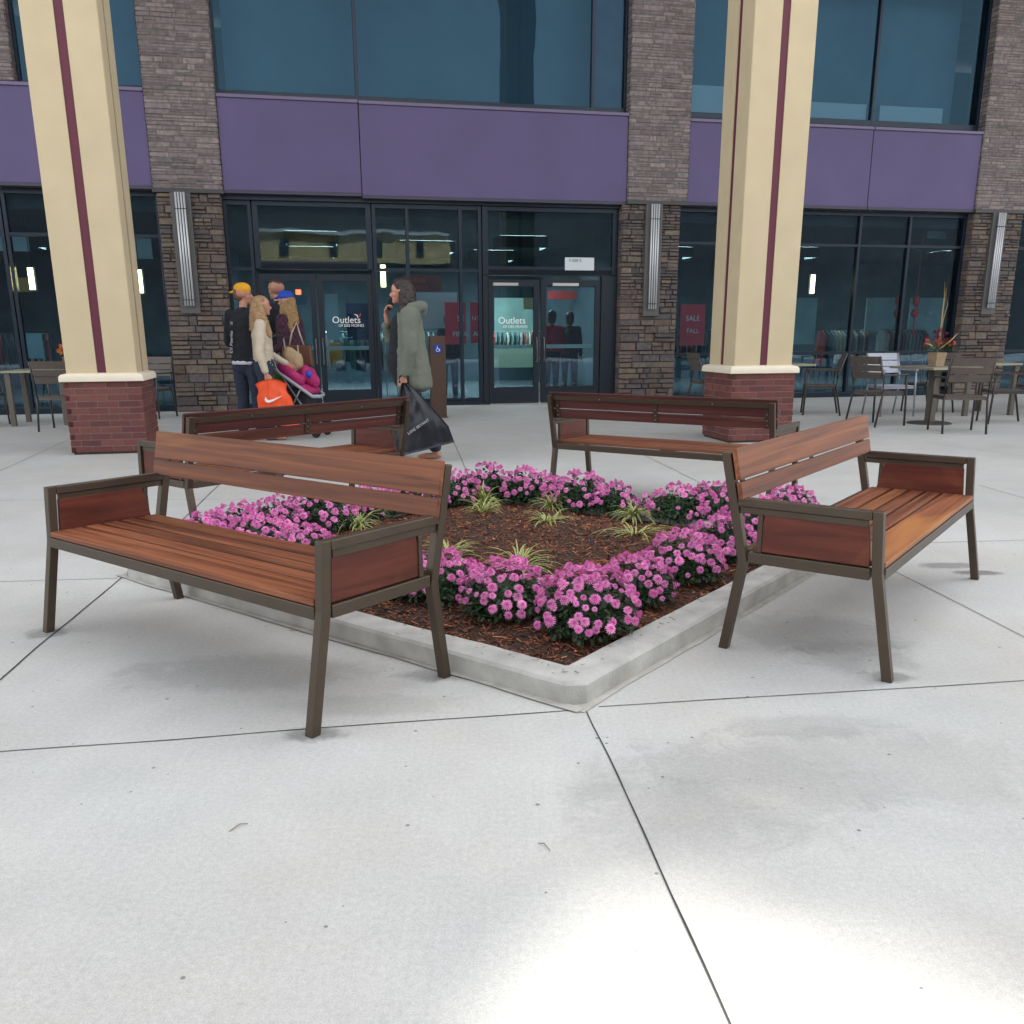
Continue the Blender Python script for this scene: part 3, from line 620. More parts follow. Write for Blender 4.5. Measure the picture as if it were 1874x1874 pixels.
vs = [pw(a0+i*st_, a0+k*st_, bedz(a0+i*st_, a0+k*st_)) for k in range(N_+1) for i in range(N_+1)]
md.add(vs, [], None)
for k in range(N_):
    for i in range(N_):
        q = k*(N_+1)+i; md.f.append((q, q+1, q+N_+2, q+N_+1)); md.c.append((.045, .026, .018)); md.m.append(0)
CC = [(.075, .036, .021), (.050, .024, .015), (.11, .052, .028), (.032, .017, .012), (.15, .075, .038), (.21, .12, .06)]
for _ in range(20000):
    u, v = random.uniform(CW, PS-CW), random.uniform(CW, PS-CW)
    if random.random() < .22: u, v = min(u, random.uniform(CW, PS-CW)), min(v, random.uniform(CW, PS-CW))
    l = random.choice([.012, .018, .026, .04])*random.uniform(.7, 1.3)*.6; ww = random.uniform(.0016, .0055); z = bedz(u, v)+random.uniform(.001, .010)
    M = Matrix.Translation(pw(u, v, z)) @ Matrix.Rotation(random.uniform(0, 2*pi), 4, 'Z') @ Matrix.Rotation(random.gauss(0, .28), 4, 'Y') @ Matrix.Rotation(random.gauss(0, .5), 4, 'X')
    k = random.uniform(.7, 1.25); c = random.choices(CC, [5, 5, 4, 4, 2, .7])[0]; c = (min(.6, c[0]*k*2.2), min(.5, c[1]*k*1.65), min(.4, c[2]*k*1.45))
    t_ = .0012
    P_ = [Vector((-l, -ww*.6, 0)), Vector((l*random.uniform(.6, 1), -ww, 0)), Vector((l, ww*.4, 0)), Vector((-l*random.uniform(.5, 1), ww, 0))]
    md.add([M @ q for q in P_]+[M @ (q+Vector((0, 0, t_))) for q in P_], [(4, 5, 6, 7), (0, 1, 5, 4), (1, 2, 6, 5), (2, 3, 7, 6), (3, 0, 4, 7)], c)
for _ in range(260):       # bark spilled on the kerb
    side = random.randrange(4); a = random.uniform(.05, PS-.05); b = CW*random.random()**.4*1.0
    u, v = [(a, b), (b, a), (a, PS-b), (PS-b, a)][side]; l = random.uniform(.004, .014); ww = random.uniform(.001, .003)
    M = Matrix.Translation(pw(u, v, CH+.003)) @ Matrix.Rotation(random.uniform(0, 6.3), 4, 'Z'); md.add([M @ Vector(q) for q in ((-l, -ww, 0), (l, -ww*.4, .001), (l*.8, ww, 0), (-l*.7, ww, .001))], [(0, 1, 2, 3)], (.07, .04, .025))
mo = md.obj('bark_mulch', MULCH, colattr=True); mo['kind'] = 'stuff'; mo['label'] = 'brown shredded bark mulch filling the planter'

# ---- chrysanthemums
def bloom_mesh(seed, open_=1.0):
    rnd = random.Random(seed); b = MB(); R0 = .021
    for ring, (n_, r1, lift, wd) in enumerate(((15, 1.0, .004, .26), (13, .86, .010, .25), (11, .66, .0155, .24), (8, .44, .0195, .22))):
        for k in range(n_):
            a = 2*pi*(k+ring*.37+rnd.uniform(-.12, .12))/n_; L_ = R0*r1*rnd.uniform(.9, 1.08); w_ = L_*wd*.62; zz = lift*open_+rnd.uniform(-.001, .001)
            dr = -.004*(ring == 0)-.001*(ring == 1); ca, sa = cos(a), sin(a)
            def P(x, y, z): return (x*ca-y*sa, x*sa+y*ca, z)
            b.add([P(.002, 0, zz*.5), P(L_*.55, -w_, zz), P(L_, -w_*.35, zz+dr), P(L_, w_*.35, zz+dr), P(L_*.55, w_, zz), P(L_*.55, 0, zz-.0022)],
                  [(0, 1, 5), (1, 2, 5), (2, 3, 5), (3, 4, 5), (4, 0, 5)], mi=0)
    b.lathe([(.0005, .012), (.0055, .018*open_), (.005, .0215*open_), (.0015, .0225*open_)], seg=7, mi=1)
    return b.mesh('bloom', [BUD, BUDC])
BL = [bloom_mesh(i, 1-.08*i) for i in range(5)]
for nm_, c2 in (('mum_petal', (.76, .23, .54, 1)),):
    m_ = MATS[nm_]; n_ = m_.node_tree.nodes; L_ = m_.node_tree.links; oi_ = n_.new('ShaderNodeObjectInfo'); wn_ = n_.new('ShaderNodeTexWhiteNoise'); wn_.noise_dimensions = '1D'; L_.new(oi_.outputs['Random'], wn_.inputs['W'])
    hx = n_.new('ShaderNodeMix'); hx.data_type = 'RGBA'; L_.new(wn_.outputs[0], hx.inputs[0]); bs = n_['Principled BSDF'].inputs['Base Color']; L_.new(bs.links[0].from_socket, hx.inputs[6]); hx.inputs[7].default_value = c2; L_.new(hx.outputs[2], bs)
def leaf_mesh(seed, R_, H_):
    rnd = random.Random(seed); b = MB()
    b.lathe([(.02, 0), (R_*.4, .03), (R_*.55, H_*.3), (R_*.52, H_*.5), (R_*.3, H_*.66), (.02, H_*.72)], seg=14)
    for k in range(1150):
        th = rnd.uniform(0, 2*pi); ph = math.acos(rnd.uniform(-.05, .98)); rr = rnd.uniform(.58, .99)
        p = Vector((R_*rr*sin(ph)*cos(th), R_*rr*sin(ph)*sin(th), max(.01, H_*(.22+.72*cos(ph))*rr)))
        l = rnd.uniform(.018, .034); wd = l*.42
        M = Matrix.Translation(p) @ Matrix.Rotation(th, 4, 'Z') @ Matrix.Rotation(rnd.uniform(-.9, .9)+ph*.5-.5, 4, 'Y') @ Matrix.Rotation(rnd.uniform(-1, 1), 4, 'X') @ Matrix.Rotation(rnd.uniform(-.8, .8), 4, 'Z')
        pts = [(0, 0, 0), (l*.3, -wd*.8, .002), (l*.45, -wd*.35, 0), (l*.7, -wd*.75, .001), (l, 0, -.004), (l*.7, wd*.75, .001), (l*.45, wd*.35, 0), (l*.3, wd*.8, .002)]
        b.add([M @ Vector(q) for q in pts], [(0, 1, 2), (0, 2, 6), (0, 6, 7), (2, 3, 4), (2, 4, 6), (4, 5, 6)])
    for k in range(9):
        a = rnd.uniform(0, 6.28); b.tube([(0, 0, -.01), (R_*.35*cos(a), R_*.35*sin(a), H_*.3), (R_*.7*cos(a), R_*.7*sin(a), H_*.62)], [.005, .004, .002], 5)
    return b.mesh('foliage', LEAF)
LM = [leaf_mesh(50+i, .19, .23) for i in range(4)]
def mum(p, sc, label, nb=74, hs_=1.0, seed=0, sparse=0):
    t = thing('chrysanthemum', label, 'flowering plant', p, random.uniform(0, 6.28), 'pink chrysanthemums around the planter'); rnd = random.Random(seed)
    f = link('foliage', LM[seed % 4], t); f.scale = (sc, sc, sc*hs_)
    R_, H_ = .20*sc, .245*sc*hs_; placed = []; tries = 0
    nb = int(nb*1.3)
    while len(placed) < nb and tries < 6000:
        tries += 1; th = rnd.uniform(0, 2*pi); cz = rnd.random()**.62 if rnd.random() < .88 else rnd.uniform(.0, .45); ph = math.acos(cz); r_ = rnd.uniform(.94, 1.08)
        if sparse and rnd.random() < sparse and cz < .75: continue
        q = Vector((R_*r_*sin(ph)*cos(th), R_*r_*sin(ph)*sin(th), H_*(.26+.74*cos(ph)*r_)+.006*noise.noise(Vector((th*2, ph*3, seed)))*3))
        if any((q-o).length < .0262 for o in placed): continue
        placed.append(q)
        nrm = Vector((sin(ph)*cos(th)/R_, sin(ph)*sin(th)/R_, cos(ph)/H_+1.5)).normalized()
        nrm = (nrm+Vector((rnd.gauss(0, .2), rnd.gauss(0, .2), rnd.gauss(0, .2)))).normalized()
        o = bpy.data.objects.new('bloom', BL[rnd.randrange(5)]); COL.objects.link(o); o.parent = t; o.location = q
        o.rotation_mode = 'QUATERNION'; o.rotation_quaternion = nrm.to_track_quat('Z', 'Y'); k = rnd.choice((rnd.uniform(.86, 1.28), rnd.uniform(.9, 1.2), rnd.uniform(.55, .95))); o.scale = (k, k, k*rnd.uniform(.8, 1.5))
    return t
def pb(x, y):   # bed position for a photo point at the plant's foot
    p = ground(x, y, .06); return Vector((p.x, p.y, .05))
words = ['first', 'second', 'third', 'fourth', 'fifth', 'sixth', 'seventh', 'eighth', 'ninth', 'tenth']
mum(pb(1072, 1158), 1.08, 'large pink mum in the front corner of the bed, nearest the viewer', 92, 1.05, 1, .35)
for i, (x, y, s, nb, sp_) in enumerate([(1166, 1100, .88, 60, .3), (1250, 1058, .98, 66, .15), (1322, 1020, .95, 64, .1), (1362, 985, .86, 56, 0), (1402, 966, .84, 52, 0), (1446, 948, .9, 58, 0)]):
    mum(pb(x, y), s, f'pink mum, {words[i]} one from the front corner along the right kerb', nb, 1, 10+i, sp_)
for i, (x, y, s, nb, sp_) in enumerate([(925, 1124, 1.0, 80, .2), (808, 1096, .96, 70, .2), (752, 1092, .72, 34, .3), (655, 1068, .85, 56, 0), (560, 1040, .95, 60, 0), (470, 1015, .95, 66, 0), (388, 1000, .85, 56, 0)]):
    mum(pb(x, y), s, f'pink mum, {words[i]} one from the front corner along the left kerb', nb, 1, 30+i, sp_)
for i, (x, y, s, nb, sp_) in enumerate([(1310, 937, 1.02, 62, 0), (1240, 938, .98, 52, .2), (1196, 926, .62, 16, .3), (1124, 924, .86, 44, .2), (1066, 918, 1.08, 74, 0), (1022, 906, .8, 40, 0), (965, 904, 1.05, 66, 0)]):
    mum(pb(x, y+14), s*.98, f'pink mum on the far right kerb of the bed, {words[i]} one from its right end', int(nb*.85), 1.02, 50+i, sp_)
for i, (x, y, s, nb, sp_) in enumerate([(890, 898, 1.12, 76, 0), (828, 908, 1.0, 58, 0), (752, 918, .95, 60, 0), (690, 930, .95, 60, 0), (586, 958, 1.18, 86, 0), (504, 972, 1.05, 80, 0), (440, 980, 1.0, 70, 0)]):
    mum(pb(x, y+14), s*.98, f'pink mum, {words[i]} one from the far corner along the back left kerb', int(nb*.9), 1.0, 70+i, sp_)

# ---- variegated lilyturf tufts
def tuft(p, sc, label, seed, n_=70, up_=.5):
    rnd = random.Random(seed); b = MB()
    for k in range(n_):
        a = rnd.uniform(0, 2*pi); L_ = rnd.uniform(.12, .25)*sc; el = rnd.uniform(.25, 1.25)*(.6+up_); wd = rnd.uniform(.0035, .006); d = Vector((cos(a), sin(a), 0)); s_ = Vector((-sin(a), cos(a), 0))
        pos = Vector((rnd.gauss(0, .012), rnd.gauss(0, .012), 0)); pts = []; e = el
        for i in range(8):
            pts.append(pos.copy()); pos = pos+(d*cos(e)+Vector((0, 0, 1))*sin(e))*L_/7; e -= rnd.uniform(.16, .30)
        for i in range(7):
            t0, t1 = 1-(i/7)**3, 1-((i+1)/7)**3
            A, B_ = pts[i], pts[i+1]
            for j0, j1, mi in ((-1, -.35, 1), (-.35, .35, 0), (.35, 1, 1)):
                q = lambda P, j, t_: P+s_*j*wd*max(t_, .05)+Vector((0, 0, abs(j)*.0012))
                b.add([q(A, j0, t0), q(A, j1, t0), q(B_, j1, t1), q(B_, j0, t1)], [(0, 1, 2, 3)], mi=mi if rnd.random() < .93 else 0)
    o = b.obj('lilyturf', [GRG, GRY]); o.location = p; tag(o, label, 'ornamental grass', 'variegated grass tufts in the mulch')
for i, (x, y, s, lab, up_) in enumerate([(884, 948, .95, 'green and cream grass tuft near the far corner of the bed', .6), (884, 925, .9, 'upright grass tuft touching the mums at the far corner', .8),
        (1010, 934, .95, 'farther of the two overlapping grass tufts in the back middle of the bed', .6), (1002, 965, 1.0, 'yellow-green grass tuft, nearer of the pair in the back middle of the bed', .3),
        (1160, 950, 1.05, 'pale grass tuft beside the mums at the back right of the bed', .35), (1162, 992, 1.25, 'wide yellow-green grass tuft right of the open mulch', .2),
        (952, 1052, 1.2, 'grass tuft just behind the front row of mums in the middle', .5), (822, 1034, 1.0, 'grass tuft seen right of the front left bench arm', .5),
        (655, 970, 1.1, 'straggly yellow grass tuft seen through the gap of the front left bench', .3)]):
    pt = pb(x, y); pt.z = .075; tuft(pt, s, lab, 200+i, 78, up_)
# flat black slab on the paving behind planter
cv = MB(); a_, b_ = ground(1268, 896), ground(1335, 893); c_, d_ = ground(1375, 906), ground(1290, 912); cv.add([(*q[:2], .004) for q in (a_, d_, c_, b_)]+[(*q[:2], .02) for q in (a_, d_, c_, b_)], [(0, 1, 2, 3), (4, 5, 6, 7), (0, 1, 5, 4), (1, 2, 6, 5), (2, 3, 7, 6), (3, 0, 4, 7)])
tag(cv.obj('ground_slab', mat('black_plate', (.02, .02, .022), .5)), 'flat black plate on the paving behind the planter, under the back right bench', 'cover')

# ================================================================ BENCHES
BLn, TW = 1.766, .037
def bent(path, half):
    pts = [Vector((y, z)) for y, z in path]; L_, R_ = [], []
    for i, p in enumerate(pts):
        d0 = (pts[i]-pts[i-1]).normalized() if i else (pts[1]-pts[0]).normalized()
        d1 = (pts[i+1]-pts[i]).normalized() if i < len(pts)-1 else d0
        nn = Vector((-d0.y-d1.y, d0.x+d1.x)).normalized(); k = half/max(.3, nn.dot(Vector((-d0.y, d0.x))))
        if i == 0 or i == len(pts)-1: nn = Vector((1, 0)) if nn.x > 0 else Vector((-1, 0)); k = half*1.02
        L_.append(p+nn*k); R_.append(p-nn*k)
    return [tuple(q) for q in R_]+[tuple(q) for q in reversed(L_)]
def make_bench():
    t = thing('park_bench', 'bench', 'bench', group='wood and bronze benches round the planter')
    h = BLn/2; ha = .636; hsx = .4225
    fp = bent([(-.0912, 0), (-.017, hsx-.02), (0, ha)], TW/2); rp = bent([(.557, 0), (.497, hsx-.04), (.590, .808)], TW/2)
    for s in (-1, 1):
        x0, x1 = s*h-TW/2, s*h+TW/2
        for pth, nm in ((fp, 'leg'), (rp, 'rear_leg')):
            m = MB(); m.prism_x(pth, x0, x1); m.obj('leg', BRONZE, t, bevel=.003)
        m = MB(); m.prism_x([(-.020, .004), (.020, .004), (.020, 0), (-.020, 0)][::-1], x0, x1)
        m = MB(); m.box(x0-.001, x1+.001, TW/2, .528, ha-.034, ha-.0005); m.obj('armrest', BRONZE, t, bevel=.003)
        m = MB(); m.box(s*h-.010, s*h+.010, .03, .52, ha-.062, ha-.036); m.box(s*h-.012, s*h+.012, .425, .445, hsx, ha-.062); m.obj('arm_bracket', BRONZE, t, bevel=.002)
        m = MB(); m.box(x0+.001, x1-.001, .008, .474, hsx-.0445, hsx-.0005); m.obj('side_rail', BRONZE, t, bevel=.003)
        m = MB(); xx = s*(h-.004); m.prism_x([(.014, hsx+.004), (.452, hsx+.004), (.418, ha-.058), (.026, ha-.058)], xx-.010, xx+.010)
        m.obj('end_panel', WOODP, t, bevel=.002)
    m = MB(); m.box(-h+TW/2, h-TW/2, -.040, -.004, hsx-.046, hsx-.002); m.obj('front_rail', BRONZE, t, bevel=.003)
    m = MB(); m.box(-h+TW/2, h-TW/2, .476, .518, hsx-.0445, hsx); m.obj('back_rail', BRONZE, t, bevel=.003)
    for cx in (-.02,):
        m = MB(); m.box(cx-.02, cx+.02, .006, .474, hsx-.034, hsx-.004); m.obj('cross_brace', BRONZE, t, bevel=.002)
    y = -.036
    for wd in (.142, .066, .066, .066, .104):
        m = MB(); m.box(-h+TW/2+.004, h-TW/2-.004, y, y+wd, hsx+.0, hsx+.022) if y < 0 else m.box(-h+TW/2+.004, h-TW/2-.004, y, min(y+wd, .4745) if y+wd < .47 else y+wd, hsx-.012 if y+wd < .47 else hsx+.0005, hsx+.022); m.obj('seat_slat', WOOD, t, bevel=.003); y += wd+.0155
    sl = (.5443-.5035)/(.83-.6296); th = .020
    def fy(z): return .5035+(z-.6296)*sl
    for z0, z1 in ((.6296, .698), (.7075, .83)):
        m = MB(); m.prism_x([(fy(z0), z0), (fy(z0)+th, z0-.004), (fy(z1)+th, z1-.004), (fy(z1), z1)], -h-TW/2-.006, h+TW/2+.006); m.obj('back_plank', WOOD, t, bevel=.0025)
    for cx, wd in ((-h+.045, .02), (0, .02), (h-.045, .02)):
        m = MB(); a = th+.0005; m.prism_x([(fy(.636)+a, .636), (fy(.636)+a+.006, .634), (fy(.80)+a+.006, .80), (fy(.80)+a, .802)], cx-wd, cx+wd); o = m.obj('back_strap', BRONZE, t)
        bo = MB()
        for z in (.65, .682, .725, .785): bo.tube([(cx, fy(z)+a+.005, z), (cx, fy(z)+a+.0095, z-.001)], .0052, 8)
        bo.obj('bolt', STEEL, o)
    m = MB(); a = th+.001; m.prism_x([(fy(.770)+a+.006, .770), (fy(.770)+a+.018, .768), (fy(.80)+a+.018, .798), (fy(.80)+a+.006, .80)], -h+TW/2, h-TW/2); o = m.obj('top_back_rail', BRONZE, t)
    bo = MB()
    for cx in (-.45, .45): bo.tube([(cx, fy(.785)+a+.017, .785), (cx, fy(.785)+a+.022, .784)], .0055, 8)
    bo.obj('bolt', STEEL, o)
    return t
bench = make_bench()
for i, (x, y, a, lab) in enumerate([(-1.2812, 3.2771, -.657, 'wooden bench at front left with a golden streak in its back plank'), (1.8735, 3.8699, .9333, 'wooden bench at front right, turned to the right, with two damp patches under it'),
        (1.4021, 7.0749, 2.5433, 'bench at back right seen from behind, in front of the right column'), (-1.7389, 6.2923, -2.2558, 'bench at back left seen from behind, partly hidden by the front left bench')]):
    o = bench if i == 0 else copy_tree(bench)
    o.location = (x, y, 0); o.rotation_euler.z = a; o['label'] = lab
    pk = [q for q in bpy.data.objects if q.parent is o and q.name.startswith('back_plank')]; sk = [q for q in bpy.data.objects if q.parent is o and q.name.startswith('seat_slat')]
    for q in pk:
        if i >= 2: q.data = q.data.copy(); q.data.materials[0] = WOODSHADE
    if i < 2:
        q = (max(pk, key=lambda q: q.data.vertices[2].co.z) if i == 0 else min(sk, key=lambda q: q.data.vertices[0].co.y)); q.data = q.data.copy(); q.data.materials[0] = WOODG

# ================================================================ CAFE FURNITURE
def make_chair(fm, wm):
    t = thing('cafe_chair', 'x', 'chair', group='slatted cafe chairs with arms')
    # local: seat faces +y, origin at floor centre
    for s in (-1, 1):
        m = MB(); m.tube([(s*.26, .24, 0), (s*.255, .22, .44), (s*.255, .20, .655)], .014, 8); m.obj('leg', fm, t, smooth=True)
        m = MB(); m.tube([(s*.25, -.29, 0), (s*.25, -.20, .42), (s*.25, -.21, .60), (s*.25, -.31, .90)], .014, 8); m.obj('leg', fm, t, smooth=True)
        m = MB(); m.box(s*.255-.022, s*.255+.022, -.24, .23, .655, .675); m.obj('armrest', fm, t, bevel=.004)
        m = MB(); m.box(s*.235-.01, s*.235+.01, -.2, .22, .40, .43); m.obj('side_rail', fm, t)
    m = MB()
    for k in range(5): m.box(-.235, .235, -.20+k*.086, -.12+k*.086, .432, .447)
    m.box(-.235, .235, .19, .215, .40, .43); m.box(-.235, .235, -.205, -.19, .40, .43)
    m.obj('seat', wm, t, bevel=.003)
    m = MB(); sl = -.10/.30
    for z0, z1 in ((.615, .70), (.712, .79), (.802, .90)):
        def yy(z): return -.212+(z-.60)*sl
        pts = []
        for k in range(7):
            x = -.237+k*.079; c = -.022*(1-(x/.237)**2)
            pts.append((x, c))
        for k in range(6):
            (xa, ca), (xb, cb_) = pts[k], pts[k+1]
            vs = [(xa, yy(z0)+ca, z0), (xb, yy(z0)+cb_, z0), (xb, yy(z1)+cb_, z1), (xa, yy(z1)+ca, z1)]
            vs += [(v[0], v[1]-.014, v[2]) for v in vs]
            m.add(vs, [(0, 1, 2, 3), (7, 6, 5, 4), (0, 4, 5, 1), (3, 2, 6, 7)]+([(0, 3, 7, 4)] if k == 0 else [])+([(1, 5, 6, 2)] if k == 5 else []))
    m.obj('backrest', wm, t)
    return t
chd = make_chair(CHAIRF, CHAIRM); chw = make_chair(mat('silver_chair_frame', (.35, .36, .40), .4, .5), CHAIRW)
def pchair(x, y, rz, lab, first=[1], pale=False):
    if pale: o = chw
    elif first: first.clear(); o = chd
    else: o = copy_tree(chd)
    o.location = (x, y, 0); o.rotation_euler.z = radians(rz); o['label'] = lab; o.scale = (1.06,)*3; return o
T1 = ground(1706, 776)
pchair(5.92, 11.78, -8, 'dark slatted chair with its back to the viewer at the flower table, right side')
pchair(5.25, 12.75, -64, 'dark slatted chair at the left side of the table with the flower pot')
pchair(6.05, 14.25, 188, 'pale grey chair facing the viewer behind the table with the flower pot', pale=True)
pchair(7.15, 12.95, 78, 'dark chair facing left at the right side of the table with the flower pot')
pchair(6.95, 14.9, 20, 'dark chair behind the flower table, turned to the second table')
pchair(8.35, 14.1, 100, 'dark chair at the right edge of the picture by the stone pier')
pchair(9.3, 15.2, 80, 'dark chair farthest right beside the second cafe table')
pchair(5.05, 14.55, 75, 'dark chair facing left, just right of the right cream column')
pchair(3.55, 15.9, -80, 'dark chair facing right in front of the window left of the right cream column')
pchair(-6.25, 12.75, 5, 'dark chair with its back to the viewer, left of the left cream column')
pchair(-7.75, 13.3, -85, 'dark chair facing right at the left edge of the picture')
pchair(-5.75, 14.6, 170, 'dark chair partly hidden behind the left cream column')
def table(x, y, rz, lab, s=.42, base='disc'):
    t = thing('cafe_table', lab, 'table', (x, y, 0), radians(rz), 'square cafe tables')
    m = MB(); m.box(-s, s, -s, s, .775, .80); m.obj('table_top', TABLEM, t, bevel=.004)
    m = MB()
    for k in range(1): m.box(-s-.008, s+.008, -s-.008, -s-.001, .77, .802); m.box(-s-.008, s+.008, s+.001, s+.008, .77, .802); m.box(-s-.008, -s-.001, -s, s, .77, .802); m.box(s+.001, s+.008, -s, s, .77, .802)
    m.obj('edge_trim', mat('edge_olive', (.34, .33, .24), .4, .3), t)
    if base == 'disc':
        m = MB(); m.box(-.05, .05, -.05, .05, .03, .774); m.obj('pedestal', mat('pedestal_taupe', (.13, .115, .095), .5), t, bevel=.004)
        m = MB(); m.lathe([(.30, 0), (.30, .012), (.27, .02), (.08, .032)], seg=36); m.obj('base', mat('base_taupe', (.10, .088, .075), .45, .3), t)
    else:
        for a in (-1, 1):
            for b in (-1, 1):
                m = MB(); m.box(a*(s-.06)-.035, a*(s-.06)+.035, b*(s-.06)-.035, b*(s-.06)+.035, 0, .774); m.obj('leg', mat('pedestal_taupe', (.13, .115, .095), .5), t, bevel=.004)
    return t
table(T1.x, T1.y+.1, 18, 'square cafe table with a flower pot on it and a round base')
table(7.5, 14.5, 8, 'second cafe table, behind the flower table, near the stone pier', .45, 'legs')
table(10.0, 15.6, 12, 'cafe table at the right edge of the picture', .45, 'legs')
table(4.35, 14.6, 12, 'cafe table half hidden behind the right cream column')
table(4.3, 16.5, 12, 'cafe table by the window left of the right cream column', .36)
table(-7.0, 13.7, 12, 'cafe table at the left edge behind the dark chair', .42, 'legs')
# flower arrangement
fp = thing('flower_arrangement', 'wooden box of red and burgundy flowers with tall stems on the cafe table', 'flower arrangement', (T1.x+.02, T1.y+.13, .802), radians(18))
m = MB(); m.add([(-.07, -.07, 0), (.07, -.07, 0), (.07, .07, 0), (-.07, .07, 0), (-.09, -.09, .19), (.09, -.09, .19), (.09, .09, .19), (-.09, .09, .19)], [(3, 2, 1, 0), (4, 5, 6, 7), (0, 1, 5, 4), (1, 2, 6, 5), (2, 3, 7, 6), (3, 0, 4, 7)])
m.obj('planter_box', mat('pale_wood_box', (.38, .27, .17), .7, nscale=12, namp=.2), fp, bevel=.004)
m = MB(); rnd = random.Random(5)
for k in range(260):
    a = rnd.uniform(0, 6.28); r_ = rnd.uniform(.03, .24); z = .20+rnd.uniform(0, .22)*(1-r_*2.5); c = Vector((r_*cos(a), r_*sin(a), z)); l = rnd.uniform(.03, .07)
    M = Matrix.Translation(c) @ Matrix.Rotation(a, 4, 'Z') @ Matrix.Rotation(rnd.uniform(-1.2, .3), 4, 'Y')
    m.add([M @ Vector(q) for q in ((0, 0, 0), (l*.5, -l*.2, 0), (l, 0, 0), (l*.5, l*.2, 0))], [(0, 1, 2, 3)])
m.obj('leaves', mat('arrangement_leaf', (.06, .10, .03), .6), fp)
RC = [mat('flower_red', (.55, .03, .06), .6), mat('flower_burgundy', (.16, .01, .04), .6), mat('flower_coral', (.65, .12, .10), .6)]
for k in range(46):
    a = rnd.uniform(0, 6.28); r_ = rnd.uniform(.02, .22); z = .25+rnd.uniform(.05, .30)*(1-r_*2.6); m = MB()
    for i in range(3):
        for p in range(7):
            t_ = 2*pi*(p+i*.4)/7; rr = .034*(1-.25*i); zz = .006+.010*i
            m.add([(0, 0, zz*.4), (rr*.6*cos(t_-.3), rr*.6*sin(t_-.3), zz+.004), (rr*cos(t_), rr*sin(t_), zz-.003*(i == 0)), (rr*.6*cos(t_+.3), rr*.6*sin(t_+.3), zz+.004)], [(0, 1, 2, 3)])
    o = m.obj('flower', RC[k % 3 if z < .38 else 1], fp); o.location = (r_*cos(a), r_*sin(a), z); o.rotation_euler = (rnd.gauss(0, .6)+.4*sin(a), rnd.gauss(0, .6)-0, 0)
m = MB()
for k in range(4):
    dx = .05+rnd.uniform(-.06, .10); h = rnd.uniform(.55, .98); m.tube([(0, 0, .2), (dx*.3, 0, .2+h*.5), (dx, .02, .2+h*.8), (dx*(.6 if k % 2 else 1.6), .03, .2+h)], [.003, .004, .0025, .001], 5)
for sg in ((.30, .36), (.24, .30), (-.26, .22)): m.tube([(0, 0, .22), (sg[0]*.6, -.02, .22+sg[1]*.35), (sg[0], -.03, sg[1]+.10)], [.004, .012, .002], 5, flat=(1, .4, 1))
m.obj('dried_stems', mat('straw', (.55, .40, .12), .7), fp)
# second, orange flower arrangement at the left
fo = thing('flower_arrangement', 'orange flower bunch on the table behind the left cream column', 'flower arrangement', (-6.62, 13.75, .802), 0)
m = MB(); m.lathe([(.05, 0), (.07, .05), (.05, .16), (.06, .18)], seg=14); m.obj('vase', mat('amber_vase', (.25, .10, .03), .3), fo, smooth=True)
for k in range(14):
    m = MB(); a = rnd.uniform(0, 6.28)
    for p in range(8):
        t_ = 2*pi*p/8; m.add([(0, 0, 0), (.03*cos(t_-.3), .03*sin(t_-.3), .012), (.05*cos(t_), .05*sin(t_), .004), (.03*cos(t_+.3), .03*sin(t_+.3), .012)], [(0, 1, 2, 3)])
    o = m.obj('flower', mat('flower_orange', (.65, .16, .02), .6), fo); o.location = (.11*cos(a)*rnd.random(), .11*sin(a), .22+rnd.uniform(0, .14)); o.rotation_euler = (rnd.gauss(.6, .5), rnd.gauss(0, .6), 0)
m = MB(); 
for k in range(8): m.tube([(0, 0, .1), (rnd.uniform(-.09, .09), rnd.uniform(-.09, .09), .27)], .004, 5)
m.obj('stems', GRG, fo)
# door-button post
bp = ground(803, 764); t = thing('door_button_post', 'brown square post with a blue wheelchair door-opener plate behind the woman', 'bollard', (bp.x, bp.y, 0), FA)
z = .0; m = MB(); m.box(-.12, .12, -.09, .09, .0, 1.26); m.obj('post', mat('brown_powdercoat', (.075, .038, .024), .45), t, bevel=.006)
m = MB(); m.box(-.14, .14, -.11, .11, 0, .012); m.obj('base_plate', mat('brown_powdercoat', (.075, .038, .024), .45), t)
m = MB(); m.box(-.060, .060, -.100, -.0905, 1.00, 1.13); o = m.obj('button_plate', mat('blue_plate', (.01, .045, .32), .35), t, bevel=.002)
m = MB(); m.tube([(-.012, -.103, 1.105), (-.008, -.103, 1.105)], .010, 8); m.tube([(-.01, -.102, 1.095), (-.004, -.102, 1.065), (.022, -.102, 1.06), (.030, -.102, 1.035)], .006, 6)
m.tube([(-.002+.026*cos(a), -.102, 1.047+.024*sin(a)) for a in [radians(q) for q in range(110, 400, 24)]], .004, 5)
m.obj('wheelchair_symbol', TXW, o)

